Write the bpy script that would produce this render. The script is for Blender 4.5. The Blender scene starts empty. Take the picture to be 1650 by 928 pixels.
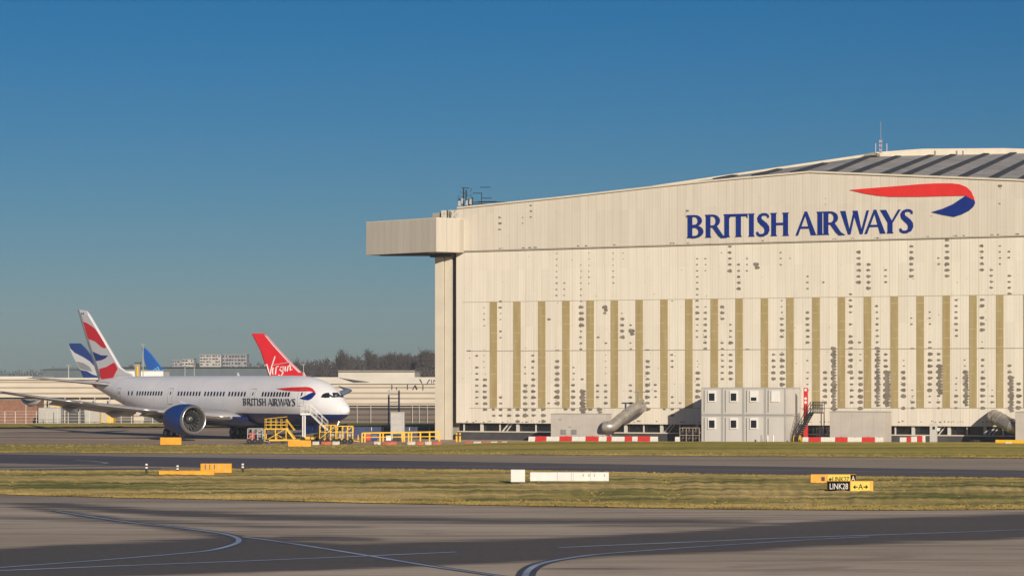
import bpy, bmesh, math, random
import numpy as np
from mathutils import Vector, Matrix, noise as mnoise
from mathutils.bvhtree import BVHTree
random.seed(7)
R = math.radians
sc = bpy.context.scene
col = sc.collection
# ------------------------------------------------------------------ camera / measuring
F, CX, HY, CH = 4060.0, 825.0, 615.0, 7.2      # focal length (px of the 1650 px photo), centre x, horizon y, eye height
cam = bpy.data.cameras.new("camera"); camo = bpy.data.objects.new("camera", cam); col.objects.link(camo)
camo.location = (0, 0, CH); camo.rotation_euler = (R(90), 0, 0)
cam.sensor_width = 36; cam.lens = 36 * F / 1650; cam.shift_y = (HY - 464) / 1650
cam.clip_start = 1; cam.clip_end = 20000
sc.camera = camo
# ------------------------------------------------------------------ light
SUN_AZ, SUN_EL = 19, 18.5                        # to the right of straight behind the camera, above the horizon
w = bpy.data.worlds.new("World"); sc.world = w; w.use_nodes = True
nt = w.node_tree; nt.nodes.clear()
sky = nt.nodes.new("ShaderNodeTexSky"); sky.sky_type = 'NISHITA'; sky.sun_disc = False
sky.sun_elevation = R(SUN_EL)
sky.sun_rotation = R(180 - SUN_AZ)
sky.air_density = 1.0; sky.dust_density = 0.3; sky.ozone_density = 7.2; sky.altitude = 0
hs = nt.nodes.new("ShaderNodeHueSaturation"); hs.inputs['Saturation'].default_value = 1.24
bg = nt.nodes.new("ShaderNodeBackground"); bg.inputs[1].default_value = 0.049
out = nt.nodes.new("ShaderNodeOutputWorld")
nt.links.new(sky.outputs[0], hs.inputs['Color']); nt.links.new(hs.outputs[0], bg.inputs[0]); nt.links.new(bg.outputs[0], out.inputs[0])
sd = Vector((math.sin(R(SUN_AZ)) * math.cos(R(SUN_EL)), -math.cos(R(SUN_AZ)) * math.cos(R(SUN_EL)), math.sin(R(SUN_EL))))
sl = bpy.data.lights.new("sun", 'SUN'); sl.energy = 4.95; sl.angle = R(0.5); sl.color = (1.0, 0.875, 0.715)
so = bpy.data.objects.new("sun", sl); col.objects.link(so); so.rotation_euler = sd.to_track_quat('Z', 'Y').to_euler()
vs = sc.view_settings; vs.view_transform = 'Standard'; vs.look = 'None'; vs.gamma = 1; vs.exposure = 0.0; vs.use_curve_mapping = False

# ------------------------------------------------------------------ helpers
def P(px, py, Z): return Vector(((px - CX) * Z / F, Z, CH - (py - HY) * Z / F))
def G(px, py, z=0.0):                           # ground point seen at a photo pixel
    Z = (CH - z) * F / (py - HY); return Vector(((px - CX) * Z / F, Z, z))
def lerp(tab, x):
    if x <= tab[0][0]:
        a, b = tab[0], tab[1]
    elif x >= tab[-1][0]:
        a, b = tab[-2], tab[-1]
    else:
        for a, b in zip(tab, tab[1:]):
            if a[0] <= x <= b[0]: break
    return a[1] + (b[1] - a[1]) * (x - a[0]) / (b[0] - a[0])
W = {}
def tag(o, label=None, cat=None, group=None, kind=None):
    if label: o['label'] = label
    if cat: o['category'] = cat
    if group: o['group'] = group
    if kind: o['kind'] = kind
    return o
def thing(name, label, cat, loc, rz=0, group=None):
    o = bpy.data.objects.new(name, None); col.objects.link(o); o.empty_display_size = .5
    o.location = loc; o.rotation_euler = (0, 0, rz)
    W[o] = Matrix.Translation(Vector(loc)) @ Matrix.Rotation(rz, 4, 'Z')
    return tag(o, label, cat, group)
class MB:
    def __init__(s): s.v = []; s.f = []; s.sm = False
    def add(s, vs, fs):
        n = len(s.v); s.v += [Vector(v) for v in vs]; s.f += [tuple(i + n for i in f) for f in fs]; return s
    def box(s, x0, x1, y0, y1, z0, z1):
        vs = [(x, y, z) for z in (z0, z1) for y in (y0, y1) for x in (x0, x1)]
        return s.add(vs, [(0, 2, 3, 1), (4, 5, 7, 6), (0, 1, 5, 4), (2, 6, 7, 3), (0, 4, 6, 2), (1, 3, 7, 5)])
    def bar(s, a, b, w, h=None):               # rectangular bar a->b
        a, b = Vector(a), Vector(b); h = h or w; d = (b - a)
        if d.length < 1e-6: return s
        d.normalize(); up = Vector((0, 0, 1)) if abs(d.z) < .95 else Vector((0, 1, 0))
        u = d.cross(up).normalized(); t = u.cross(d)
        vs = [p + u * sx * w / 2 + t * sy * h / 2 for p in (a, b) for sx, sy in ((-1, -1), (1, -1), (1, 1), (-1, 1))]
        return s.add(vs, [(0, 1, 2, 3), (7, 6, 5, 4), (0, 4, 5, 1), (1, 5, 6, 2), (2, 6, 7, 3), (3, 7, 4, 0)])
    def tube(s, pts, r, n=8, cap=True):
        pts = [Vector(p) for p in pts]; rs = r if isinstance(r, (list, tuple)) else [r] * len(pts)
        rings = []; ref = None
        for i, p in enumerate(pts):
            d = (pts[min(i + 1, len(pts) - 1)] - pts[max(i - 1, 0)]).normalized()
            if ref is None: ref = Vector((0, 0, 1)) if abs(d.z) < .9 else Vector((1, 0, 0))
            u = d.cross(ref).normalized(); t = u.cross(d); 
            rings.append([p + (u * math.cos(2 * math.pi * k / n) + t * math.sin(2 * math.pi * k / n)) * rs[i] for k in range(n)])
        vs = [v for r_ in rings for v in r_]; fs = []
        for i in range(len(pts) - 1):
            for k in range(n):
                fs.append((i * n + k, i * n + (k + 1) % n, (i + 1) * n + (k + 1) % n, (i + 1) * n + k))
        if cap: fs.append(tuple(range(n))[::-1]); fs.append(tuple((len(pts) - 1) * n + k for k in range(n)))
        return s.add(vs, fs)
    def lathe(s, prof, o=(0, 0, 0), axis='x', n=40):    # prof: (along, radius)
        o = Vector(o); vs = []; fs = []
        for a, r in prof:
            for k in range(n):
                c, q = math.cos(2 * math.pi * k / n) * r, math.sin(2 * math.pi * k / n) * r
                vs.append(o + (Vector((a, c, q)) if axis == 'x' else Vector((c, a, q)) if axis == 'y' else Vector((c, q, a))))
        for i in range(len(prof) - 1):
            for k in range(n): fs.append((i * n + k, i * n + (k + 1) % n, (i + 1) * n + (k + 1) % n, (i + 1) * n + k))
        return s.add(vs, fs)
    def prism(s, pts, ext):                     # planar polygon + extrusion vector
        pts = [Vector(p) for p in pts]; e = Vector(ext); n = len(pts)
        fs = [tuple(range(n)), tuple(range(2 * n - 1, n - 1, -1))] + [(i, i + n, (i + 1) % n + n, (i + 1) % n) for i in range(n)]
        return s.add(pts + [p + e for p in pts], fs)
    def build(s, name, m, parent=None, world=False, smooth=False, bevel=0, tri=False):
        me = bpy.data.meshes.new(name)
        vs = s.v
        root = parent
        if world and parent is not None:
            M = W[parent].inverted(); vs = [M @ v for v in vs]
        me.from_pydata([tuple(v) for v in vs], [], s.f); me.materials.append(m)
        bm = bmesh.new(); bm.from_mesh(me)
        if tri: bmesh.ops.triangulate(bm, faces=bm.faces)
        bmesh.ops.recalc_face_normals(bm, faces=bm.faces)
        bm.to_mesh(me); bm.free()
        if smooth: me.shade_smooth()
        o = bpy.data.objects.new(name, me); col.objects.link(o)
        if parent is not None: o.parent = parent; W[o] = W[parent]
        if bevel:
            b = o.modifiers.new("bevel", 'BEVEL'); b.width = bevel; b.segments = 2; b.limit_method = 'ANGLE'
        return o
def single(mb, name, m, label, cat, group=None, **k):    # a one-mesh thing, origin at its base
    c = sum(mb.v, Vector()) / len(mb.v); c.z = min(v.z for v in mb.v)
    mb.v = [v - c for v in mb.v]; o = mb.build(name, m, **k); o.location = c
    return tag(o, label, cat, group)
def struct(mb, name, m, **k): return tag(mb.build(name, m, **k), kind='structure')

# ------------------------------------------------------------------ materials
def new_mat(name):
    m = bpy.data.materials.new(name); m.use_nodes = True
    return m, m.node_tree, m.node_tree.nodes['Principled BSDF']
def nn(t, typ, **k):
    n = t.nodes.new(typ)
    for a, b in k.items(): setattr(n, a, b)
    return n
def noise(t, scale, detail=4, stretch=(1, 1, 1), rough=.55, coord='Object'):
    tc = nn(t, 'ShaderNodeTexCoord'); mp = nn(t, 'ShaderNodeMapping'); mp.inputs['Scale'].default_value = stretch
    n = nn(t, 'ShaderNodeTexNoise'); n.inputs['Scale'].default_value = scale; n.inputs['Detail'].default_value = detail; n.inputs['Roughness'].default_value = rough
    t.links.new(tc.outputs[coord], mp.inputs[0]); t.links.new(mp.outputs[0], n.inputs['Vector']); return n.outputs['Fac']
def ramp(t, fac, stops):
    r = nn(t, 'ShaderNodeValToRGB'); e = r.color_ramp.elements
    while len(e) < len(stops): e.new(.5)
    for i, (p, c) in enumerate(stops): e[i].position = p; e[i].color = (*c, 1)
    t.links.new(fac, r.inputs[0]); return r.outputs[0]
def mixc(t, a, b, fac, mode='MIX'):
    m = nn(t, 'ShaderNodeMix', data_type='RGBA', blend_type=mode)
    for s, v in ((m.inputs[0], fac), (m.inputs[6], a), (m.inputs[7], b)):
        if hasattr(v, 'is_linked') or isinstance(v, bpy.types.NodeSocket): t.links.new(v, s)
        elif isinstance(v, tuple): s.default_value = (*v, 1)
        else: s.default_value = v
    return m.outputs[2]
def mathn(t, op, a, b=0.0, c=None):
    m = nn(t, 'ShaderNodeMath', operation=op)
    for i, v in enumerate((a, b) if c is None else (a, b, c)):
        if isinstance(v, bpy.types.NodeSocket): t.links.new(v, m.inputs[i])
        else: m.inputs[i].default_value = v
    return m.outputs[0]
def bumpn(t, b, h, strength=.3, dist=.05):
    n = nn(t, 'ShaderNodeBump'); n.inputs['Strength'].default_value = strength; n.inputs['Distance'].default_value = dist
    t.links.new(h, n.inputs['Height']); t.links.new(n.outputs[0], b.inputs['Normal'])
def mat(name, c, rough=.6, var=.1, scale=1.5, metal=0, stretch=(1, 1, 1), bump=0, spec=.5):
    m, t, b = new_mat(name)
    f = noise(t, scale, 5, stretch)
    lo = tuple(max(0, x * (1 - var)) for x in c); hi = tuple(min(1, x * (1 + var)) for x in c)
    t.links.new(ramp(t, f, [(.3, lo), (.7, hi)]), b.inputs['Base Color'])
    b.inputs['Roughness'].default_value = rough; b.inputs['Metallic'].default_value = metal
    b.inputs['Specular IOR Level'].default_value = spec
    if bump: bumpn(t, b, f, bump)
    return m
M = {}
M['white'] = mat('white_paint', (.78, .77, .74), .5, .06, 2)
M['sign_white'] = mat('sign_white_paint', (.70, .68, .65), .6, .08, 1.5)
M['red'] = mat('red_plastic', (.62, .035, .03), .5, .15, 3)
M['barrier_white'] = mat('white_plastic', (.75, .72, .66), .5, .12, 3)
M['cream'] = mat('cream_trim', (.62, .56, .45), .6, .06, .5)
M['steel'] = mat('grey_steel', (.35, .34, .33), .5, .15, 2, .4)
M['silver'] = mat('silver_metal', (.62, .60, .57), .28, .05, 2, .9)
M['duct'] = mat('galvanised_duct', (.42, .39, .34), .4, .25, 1.2, .55)
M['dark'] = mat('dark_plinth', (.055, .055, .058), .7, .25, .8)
M['black'] = mat('black_steel', (.02, .02, .022), .5, .2, 2)
M['rubber'] = mat('black_rubber', (.018, .018, .018), .85, .2, 2)
M['glass'] = mat('dark_glass', (.012, .014, .018), .12, .3, 2, 0, spec=.8)
M['yellow'] = mat('yellow_paint', (.78, .46, .02), .5, .12, 3)
M['orange'] = mat('amber_paint', (.74, .33, .01), .5, .18, 1.2)
M['sign_yellow'] = mat('sign_yellow', (.66, .50, .055), .5, .05, 3)
M['sign_black'] = mat('sign_black', (.008, .008, .008), .9, .1, 3, spec=.05)
M['navy'] = mat('navy_paint', (.005, .04, .20), .4, .08, 2)
M['logo_blue'] = mat('logo_blue_paint', (.003, .022, .19), .7, .08, 1, spec=.15)
M['logo_red'] = mat('logo_red_paint', (.68, .02, .015), .5, .06, 1)
M['cabin'] = mat('cabin_grey_paint', (.57, .55, .51), .55, .06, .8, stretch=(1, 1, .3))
M['cabin_frame'] = mat('cabin_frame_paint', (.42, .41, .38), .55, .08, 1.5)
M['plant'] = mat('plant_housing_paint', (.50, .46, .41), .6, .08, .8)
M['brick'] = mat('red_brick', (.24, .115, .075), .8, .2, 1.5)
M['ochre_stain'] = mat('peeled_primer', (.19, .165, .13), .8, .4, 1.2)
M['seam'] = mat('seam_brown_metal', (.30, .27, .22), .7, .2, 1)  # dull brown metal for joints, louvres, vents and some roofs
M['offwhite'] = mat('weathered_offwhite', (.56, .52, .45), .6, .08, .3)
M['mast_red'] = mat('faded_red_paint', (.38, .16, .14), .7, .1, 3)
M['kerb_red'] = mat('scuffed_red_paint', (.42, .11, .06), .8, .35, 1.2)
M['kerb_white'] = mat('scuffed_white_paint', (.52, .47, .40), .8, .3, 1.2)
M['trunk'] = mat('bark', (.10, .08, .07), .9, .2, 2)
M['twig'] = mat('bare_twigs', (.052, .045, .041), .9, .3, .5)
M['bluewall'] = mat('blue_panel', (.012, .03, .10), .5, .2, .6)
M['wood'] = mat('weathered_frame', (.28, .22, .16), .8, .3, 2)
M['shed'] = mat('grey_shed_cladding', (.09, .12, .14), .6, .12, .3)
M['apt'] = mat('pale_render', (.42, .40, .37), .8, .1, .2)
M['apt2'] = mat('grey_render', (.26, .26, .27), .8, .1, .2)
M['wing'] = mat('wing_grey_paint', (.33, .33, .34), .35, .06, .5)
M['tailred'] = mat('tail_red_paint', (.80, .012, .022), .35, .05, .5)
M['tailblue'] = mat('tail_blue_paint', (.01, .045, .24), .35, .05, .5)
M['uniblue'] = mat('tail_bright_blue_paint', (.01, .12, .50), .35, .05, .5)
M['lightblue'] = mat('pale_blue_paint', (.12, .45, .75), .4, .05, .5)
M['planewhite'] = mat('gloss_white_paint', (.74, .73, .74), .3, .03, .4)
M['hedge'] = mat('hedge_leaves', (.05, .065, .025), .9, .4, 1)
M['frontmark'] = mat('line_paint', (.30, .37, .48), .7, .35, .25)
M['markedge'] = mat('line_black_edge', (.06, .065, .085), .8, .3, .6)
M['softmark'] = mat('worn_line_paint', (.30, .30, .33), .8, .3, .6)

def wall_mat(name, c, stretch_s=1.0):
    m, t, b = new_mat(name)
    tc = nn(t, 'ShaderNodeTexCoord'); sp = nn(t, 'ShaderNodeSeparateXYZ'); t.links.new(tc.outputs['Object'], sp.inputs[0])
    rib = mathn(t, 'SINE', mathn(t, 'MULTIPLY', sp.outputs[0], 2 * math.pi / .36))
    ribm = mathn(t, 'GREATER_THAN', rib, .55)
    # each cladding sheet (about 1.04 m wide, 6.5 m high) has its own slight tint
    cell = nn(t, 'ShaderNodeTexWhiteNoise', noise_dimensions='2D')
    cb = nn(t, 'ShaderNodeCombineXYZ')
    t.links.new(mathn(t, 'FLOOR', mathn(t, 'DIVIDE', sp.outputs[0], 1.04)), cb.inputs[0])
    t.links.new(mathn(t, 'FLOOR', mathn(t, 'DIVIDE', sp.outputs[2], 7.0)), cb.inputs[1]); t.links.new(cb.outputs[0], cell.inputs['Vector'])
    base = mixc(t, tuple(x * .96 for x in c), tuple(min(1, x * 1.03) for x in c), cell.outputs['Value'])
    streak = noise(t, .9, 5, (1.6, 1, .12)); base = mixc(t, base, ramp(t, streak, [(.35, (.84, .82, .78)), (.62, (1, 1, 1))]), .4, 'MULTIPLY')
    spots = noise(t, 2.2, 6, (1, 1, 1), .7); base = mixc(t, base, ramp(t, spots, [(.28, (.72, .68, .6)), (.38, (1, 1, 1))]), .6, 'MULTIPLY')
    seam = mathn(t, 'LESS_THAN', mathn(t, 'MODULO', mathn(t, 'ADD', sp.outputs[0], 500 * 1.04), 1.04), .055)
    base = mixc(t, base, mixc(t, base, (.84, .82, .78), 1.0, 'MULTIPLY'), seam)
    base = mixc(t, base, mixc(t, base, (.95, .95, .945), 1.0, 'MULTIPLY'), ribm)
    t.links.new(base, b.inputs['Base Color']); b.inputs['Roughness'].default_value = .6
    bumpn(t, b, rib, .08, .03)
    return m
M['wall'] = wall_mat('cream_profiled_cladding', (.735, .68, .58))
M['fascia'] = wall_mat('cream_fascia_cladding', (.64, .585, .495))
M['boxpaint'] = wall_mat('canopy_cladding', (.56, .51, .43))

def strip_mat():
    m, t, b = new_mat('ochre_translucent_sheet')
    tc = nn(t, 'ShaderNodeTexCoord'); sp = nn(t, 'ShaderNodeSeparateXYZ'); t.links.new(tc.outputs['Object'], sp.inputs[0])
    n = noise(t, .6, 5, (3, 1, .35)); c = ramp(t, n, [(.3, (.34, .25, .115)), (.5, (.37, .29, .13)), (.7, (.42, .33, .18))])
    line = mathn(t, 'LESS_THAN', mathn(t, 'MODULO', mathn(t, 'ADD', sp.outputs[2], 100), 1.02), .06)
    n2 = noise(t, 5, 2, (.4, 1, 1)); c = mixc(t, c, (.52, .44, .28), mathn(t, 'MULTIPLY', line, mathn(t, 'GREATER_THAN', n2, .5)))
    t.links.new(c, b.inputs['Base Color']); b.inputs['Roughness'].default_value = .5; return m
M['strip'] = strip_mat()

def roof_mat():
    m, t, b = new_mat('weathered_roof_sheet')
    n = noise(t, .25, 7, (1, 1, 1), .7); c = ramp(t, n, [(.3, (.30, .28, .25)), (.5, (.44, .41, .36)), (.7, (.58, .54, .47))])
    n2 = noise(t, 1.5, 5, (1, 1, 1), .7); c = mixc(t, c, ramp(t, n2, [(.35, (.55, .55, .55)), (.6, (1, 1, 1))]), .6, 'MULTIPLY')
    t.links.new(c, b.inputs['Base Color']); b.inputs['Roughness'].default_value = .6; return m
M['roof'] = roof_mat()
M['roofrib'] = mat('dark_roof_band', (.05, .05, .055), .7, .3, .5)

def grass_mat(name, a, b_, c, s1=.12, stretch=(1, 1, 1)):
    m, t, b = new_mat(name)
    n1 = noise(t, s1, 6, stretch, .6); n2 = noise(t, 1.3, 6, (1, 1, 1), .7); n3 = noise(t, 9, 3, (1, .6, 1), .6)
    col1 = ramp(t, n1, [(.38, a), (.5, b_), (.60, c)])
    col2 = mixc(t, col1, ramp(t, n2, [(.3, (.55, .6, .5)), (.55, (1, 1, 1)), (.75, (1.0, .95, .8))]), .8, 'MULTIPLY')
    col3 = mixc(t, col2, ramp(t, n3, [(.3, (.5, .5, .45)), (.6, (1, 1, 1))]), .6, 'MULTIPLY')
    t.links.new(col3, b.inputs['Base Color']); b.inputs['Roughness'].default_value = .95; b.inputs['Specular IOR Level'].default_value = .1
    bumpn(t, b, n3, .6, .1); return m
M['grass'] = grass_mat('dry_winter_grass', (.19, .20, .045), (.62, .47, .15), (.95, .66, .28), .20, (.25, 1, 1))
M['grass2'] = grass_mat('short_olive_grass', (.26, .25, .045), (.48, .385, .08), (.62, .47, .14), .15, (.13, 1, 1))
M['field'] = grass_mat('far_grass', (.15, .16, .05), (.20, .19, .055), (.25, .22, .08), .02)
M['blade'] = mat('grass_blades', (.26, .195, .065), .95, .45, .35, spec=.1, stretch=(.4, 1, 1))

def pave_mat(name, lo, mid, hi, use_attr=False):
    m, t, b = new_mat(name)
    n1 = noise(t, .05, 6, (.25, 1, 1), .65); n2 = noise(t, 2.5, 6, (1, 1, 1), .7); n4 = noise(t, .30, 7, (.10, 1, 1), .72); n5 = noise(t, .9, 5, (.05, 1, 1), .7)
    c = ramp(t, n1, [(.3, lo), (.5, mid), (.68, hi)])
    c = mixc(t, c, ramp(t, n2, [(.3, (.78, .78, .78)), (.7, (1.0, 1.0, 1.0))]), .5, 'MULTIPLY')
    c = mixc(t, c, ramp(t, n4, [(.36, (.50, .48, .46)), (.50, (1, 1, 1))]), .85, 'MULTIPLY'); c = mixc(t, c, ramp(t, n5, [(.36, (.72, .70, .68)), (.5, (1, 1, 1))]), .6, 'MULTIPLY')
    if use_attr:
        at = nn(t, 'ShaderNodeAttribute', attribute_name='stain')
        e = mathn(t, 'ADD', at.outputs['Fac'], mathn(t, 'MULTIPLY', mathn(t, 'SUBTRACT', mathn(t, 'MULTIPLY', mathn(t, 'ADD', n4, n5), .5), .5), 4.2))
        st = ramp(t, e, [(.12, (0, 0, 0)), (.68, (1, 1, 1))])
        dk = ramp(t, n2, [(.3, (.058, .052, .050)), (.7, (.11, .095, .086))])
        c = mixc(t, c, dk, mathn(t, 'MULTIPLY', st, .92))
    t.links.new(c, b.inputs['Base Color']); b.inputs['Roughness'].default_value = .75; b.inputs['Specular IOR Level'].default_value = .25
    bumpn(t, b, n2, .2, .02); return m
M['pave'] = pave_mat('stained_concrete', (.42, .335, .235), (.56, .45, .33), (.68, .55, .41), True)
M['shoulder'] = pave_mat('tan_shoulder', (.34, .275, .20), (.41, .335, .25), (.47, .385, .29))
M['apron'] = pave_mat('apron_concrete', (.32, .235, .155), (.46, .345, .235), (.58, .45, .32))
M['asphalt'] = pave_mat('dark_asphalt', (.09, .08, .09), (.115, .105, .115), (.15, .13, .125))

# ------------------------------------------------------------------ ground
gm = MB(); S = 6000
gm.add([(-S, -300, -.02), (S, -300, -.02), (S, 9000, -.02), (-S, 9000, -.02)], [(0, 1, 2, 3)])
struct(gm, 'ground', M['field'])
# near taxiway: fine sheet carrying the rubber / tar staining measured on the ground
bands = [  # (upper edge, lower edge, strength) in photo pixels
 ([(-400, 782), (0, 801), (255, 821), (420, 828), (800, 835), (1100, 836), (1250, 840)], [(-400, 795), (0, 812), (255, 830), (420, 838), (800, 843), (1100, 842), (1250, 843)], .85),
 ([(-400, 905), (0, 884), (100, 878), (300, 870), (400, 865), (560, 876), (700, 872), (850, 869), (1000, 862), (1200, 849), (1330, 838), (1450, 833), (1650, 827), (2000, 815)],
  [(-400, 960), (0, 932), (400, 921), (600, 914), (820, 906), (1000, 895), (1200, 887), (1400, 875), (1650, 866), (2000, 850)], 1.0),
 ([(-400, 824), (0, 831), (200, 835), (420, 843), (520, 846), (620, 847)], [(-400, 832), (0, 837), (200, 843), (420, 852), (520, 852), (620, 849)], .6),
 ([(0, 808), (80, 818), (200, 835), (300, 849), (384, 860), (420, 866)], [(0, 814), (80, 825), (200, 845), (300, 858), (384, 872), (420, 874)], .7),
 ([(60, 884), (200, 872), (384, 866), (430, 866)], [(60, 900), (200, 896), (384, 885), (430, 885)], .6),
 ([(900, 846), (1050, 844), (1250, 842), (1300, 842)], [(900, 849), (1050, 850), (1250, 849), (1300, 846)], .6),
 ([(640, 856), (700, 857), (740, 856)], [(640, 859), (700, 861), (740, 859)], .55),
 ([(1150, 911), (1300, 905), (1420, 897), (1500, 893)], [(1150, 915), (1300, 909), (1420, 903), (1500, 896)], .55),
 ([(1200, 917), (1330, 912), (1400, 910)], [(1200, 926), (1330, 920), (1400, 913)], .4),
 ([(850, 915), (980, 912), (1120, 917)], [(850, 920), (980, 922), (1120, 921)], .45),
 ([(420, 862), (520, 860), (640, 868)], [(420, 872), (520, 874), (640, 876)], .5),
]
xs = np.arange(-70, 90, .6); zs = np.arange(60, 172, .3)
XX, ZZ = np.meshgrid(xs, zs); px = CX + XX * F / ZZ; py = HY + CH * F / ZZ
st = np.zeros_like(px)
rng = np.random.default_rng(3)
for up, lo, k in bands:
    u = np.interp(px, [p[0] for p in up], [p[1] for p in up]); l = np.interp(px, [p[0] for p in lo], [p[1] for p in lo])
    inx = np.clip((px - up[0][0]) / 40, 0, 1) * np.clip((up[-1][0] - px) / 40, 0, 1)
    sf = 8.0
    st = np.maximum(st, k * inx * np.clip((py - u) / sf + .5, 0, 1) * np.clip((l - py) / sf + .5, 0, 1))
nv = XX.size; H_, W_ = XX.shape
me = bpy.data.meshes.new('near_taxiway')
idx = np.arange(nv).reshape(H_, W_)
fc = np.stack([idx[:-1, :-1], idx[:-1, 1:], idx[1:, 1:], idx[1:, :-1]], -1).reshape(-1, 4)
me.from_pydata(np.stack([XX, ZZ, np.zeros_like(XX)], -1).reshape(-1, 3).tolist(), [], fc.tolist())
a = me.attributes.new('stain', 'FLOAT', 'POINT'); a.data.foreach_set('value', st.reshape(-1).astype(np.float32))
me.materials.append(M['pave'])
o = bpy.data.objects.new('taxiway', me); col.objects.link(o); tag(o, kind='structure')
def ribbon(name, pts, w, m, z=.012, step=4):
    g = [G(x, y) for x, y in pts]; out_ = []
    for i in range(len(g) - 1):                # Catmull-Rom in ground space
        p0, p1, p2, p3 = g[max(i - 1, 0)], g[i], g[i + 1], g[min(i + 2, len(g) - 1)]
        for k in range(step):
            t = k / step
            out_.append(.5 * ((2 * p1) + (p2 - p0) * t + (2 * p0 - 5 * p1 + 4 * p2 - p3) * t * t + (3 * p1 - p0 - 3 * p2 + p3) * t ** 3))
    out_.append(g[-1]); mb = MB(); vs = []
    for i, p in enumerate(out_):
        d = (out_[min(i + 1, len(out_) - 1)] - out_[max(i - 1, 0)]); d.z = 0; d.normalize(); n = Vector((-d.y, d.x, 0))
        vs += [p + n * w / 2 + Vector((0, 0, z)), p - n * w / 2 + Vector((0, 0, z))]
    mb.add(vs, [(2 * i, 2 * i + 1, 2 * i + 3, 2 * i + 2) for i in range(len(out_) - 1)])
    return struct(mb, name, m)
for k, (pts, w1, w2) in enumerate([
    ([(90, 823), (200, 840), (290, 850), (345, 857), (374, 863), (385, 869.5), (376, 877), (340, 886), (290, 891.5), (150, 903), (0, 914), (-300, 938)], .24, .7),
    ([(-300, 930), (0, 919), (200, 911), (420, 902.5), (600, 895), (735, 889)], .30, .7),
    ([(392, 865), (430, 869.5), (500, 880), (600, 896), (690, 911), (800, 927), (900, 942)], .24, .6),
    ([(900, 882), (1000, 877.5), (1100, 873.5), (1250, 867), (1400, 862), (1550, 857), (1650, 853), (1900, 845)], .30, .6),
    ([(838, 945), (846, 928), (852, 918), (868, 909), (900, 901.5), (960, 893), (1050, 886), (1150, 879), (1300, 869.5), (1400, 864.5)], .25, .75)]):
    ribbon('taxi_line_edge', pts, w2, M['markedge'], .005 + k * .0006)
    ribbon('taxi_line', pts, w1, M['frontmark'], .011 + k * .0006)
# middle taxiway
mb = MB(); mb.add([(-160, 150, .004), (160, 150, .004), (160, 262, .004), (-160, 262, .004)], [(0, 1, 2, 3)])
struct(mb, 'middle_taxiway', M['shoulder'])
up = [(-600, 729), (0, 731.5), (420, 738.5), (820, 745), (1220, 751), (1650, 757.5), (2200, 766)]
lo = [(-600, 742), (0, 746), (120, 748.5), (320, 753), (420, 755), (820, 759), (1220, 764.5), (1650, 770.5), (2200, 779)]
def strip(name, up, lo, m, z, x0=-600, x1=2250, nx=140, nz=8, zf=None, kind='structure'):
    vs = []; 
    for i in range(nx + 1):
        x = x0 + (x1 - x0) * i / nx
        a, b = lerp(up, x), lerp(lo, x)
        for j in range(nz + 1):
            t = j / nz
            Za, Zb = CH * F / (a - HY), CH * F / (b - HY); Z = Za + (Zb - Za) * t
            p = Vector(((x - CX) * Z / F, Z, z + (zf(x, t) if zf else 0))); vs.append(p)
    mb = MB(); n = nz + 1
    mb.add(vs, [(i * n + j, i * n + j + 1, (i + 1) * n + j + 1, (i + 1) * n + j) for i in range(nx) for j in range(nz)])
    return tag(mb.build(name, m, smooth=True), kind=kind)
strip('middle_taxiway_asphalt', up, lo, M['asphalt'], .010)
strip('taxiway_tar_streak', [(-400, 749.5), (0, 751.5), (80, 751.2), (200, 750)], [(-400, 752), (0, 753.5), (80, 752.7), (200, 750.6)], M['asphalt'], .010, -400, 200, 40, 2)
strip('taxiway_tar_streak', [(-400, 755), (0, 757.2), (120, 755), (260, 754)], [(-400, 757), (0, 759), (120, 757.2), (260, 755.5)], M['asphalt'], .011, -400, 260, 40, 2)
ribbon('taxi_line', [(120, 741), (150, 743), (168, 745), (171, 746.3), (160, 747.3), (120, 748)], .45, M['softmark'], .016)
ribbon('taxi_line', [(560, 749.5), (820, 752), (1220, 757), (1650, 763), (2000, 768)], .35, M['softmark'], .016)
# apron beyond the second verge
mb = MB(); mb.add([(-230, 262, .002), (190, 262, .002), (190, 402, .002), (-230, 402, .002)], [(0, 1, 2, 3)])
struct(mb, 'apron', M['apron'])
def rn(x, t): return .10 * mnoise.noise((x * .02, t * 2.0, 1)) + .07 * mnoise.noise((x * .07, t * 5, 5)) + .05 * mnoise.noise((x * .2, t * 12, 9))
V1u = [(-600, 758), (0, 760), (260, 759), (400, 756.5), (600, 757), (820, 758.5), (1000, 762), (1200, 766), (1400, 769), (1650, 772), (2200, 780)]
V1l = [(-600, 780), (0, 797), (200, 802.5), (420, 806.5), (600, 811), (820, 815), (1000, 818), (1200, 821), (1400, 822.5), (1650, 821), (2200, 822)]
strip('grass_verge', V1u, V1l, M['grass'], .03, nx=700, nz=30, zf=lambda x, t: (.10 + rn(x, t)) * (math.sin(math.pi * t) ** .5))
V2u = [(-600, 714), (0, 716.5), (300, 717), (700, 717), (850, 716), (1650, 718), (2200, 720)]
V2l = [(-600, 727), (0, 729.5), (400, 731), (820, 733), (1220, 735.5), (1650, 738.5), (2200, 742)]
def crest(x, t): 
    k = min(max((x - 680) / 200, 0), 1); return k * .42 * math.exp(-((t - .12) / .35) ** 2) + (.06 + .5 * rn(x, t)) * (math.sin(math.pi * t) ** .5)
strip('far_grass_verge', V2u, V2l, M['grass2'], .03, nx=700, nz=16, zf=crest)
# far grass strip behind the apron
strip('hedge_strip_grass', [(-600, 683.5), (0, 684), (700, 684)], [(-600, 690), (0, 690.5), (300, 689), (700, 688)], M['grass2'], .03, -600, 560, 300, 5, lambda x, t: .2 + .25 * math.sin(math.pi * t) + rn(x, t))
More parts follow.
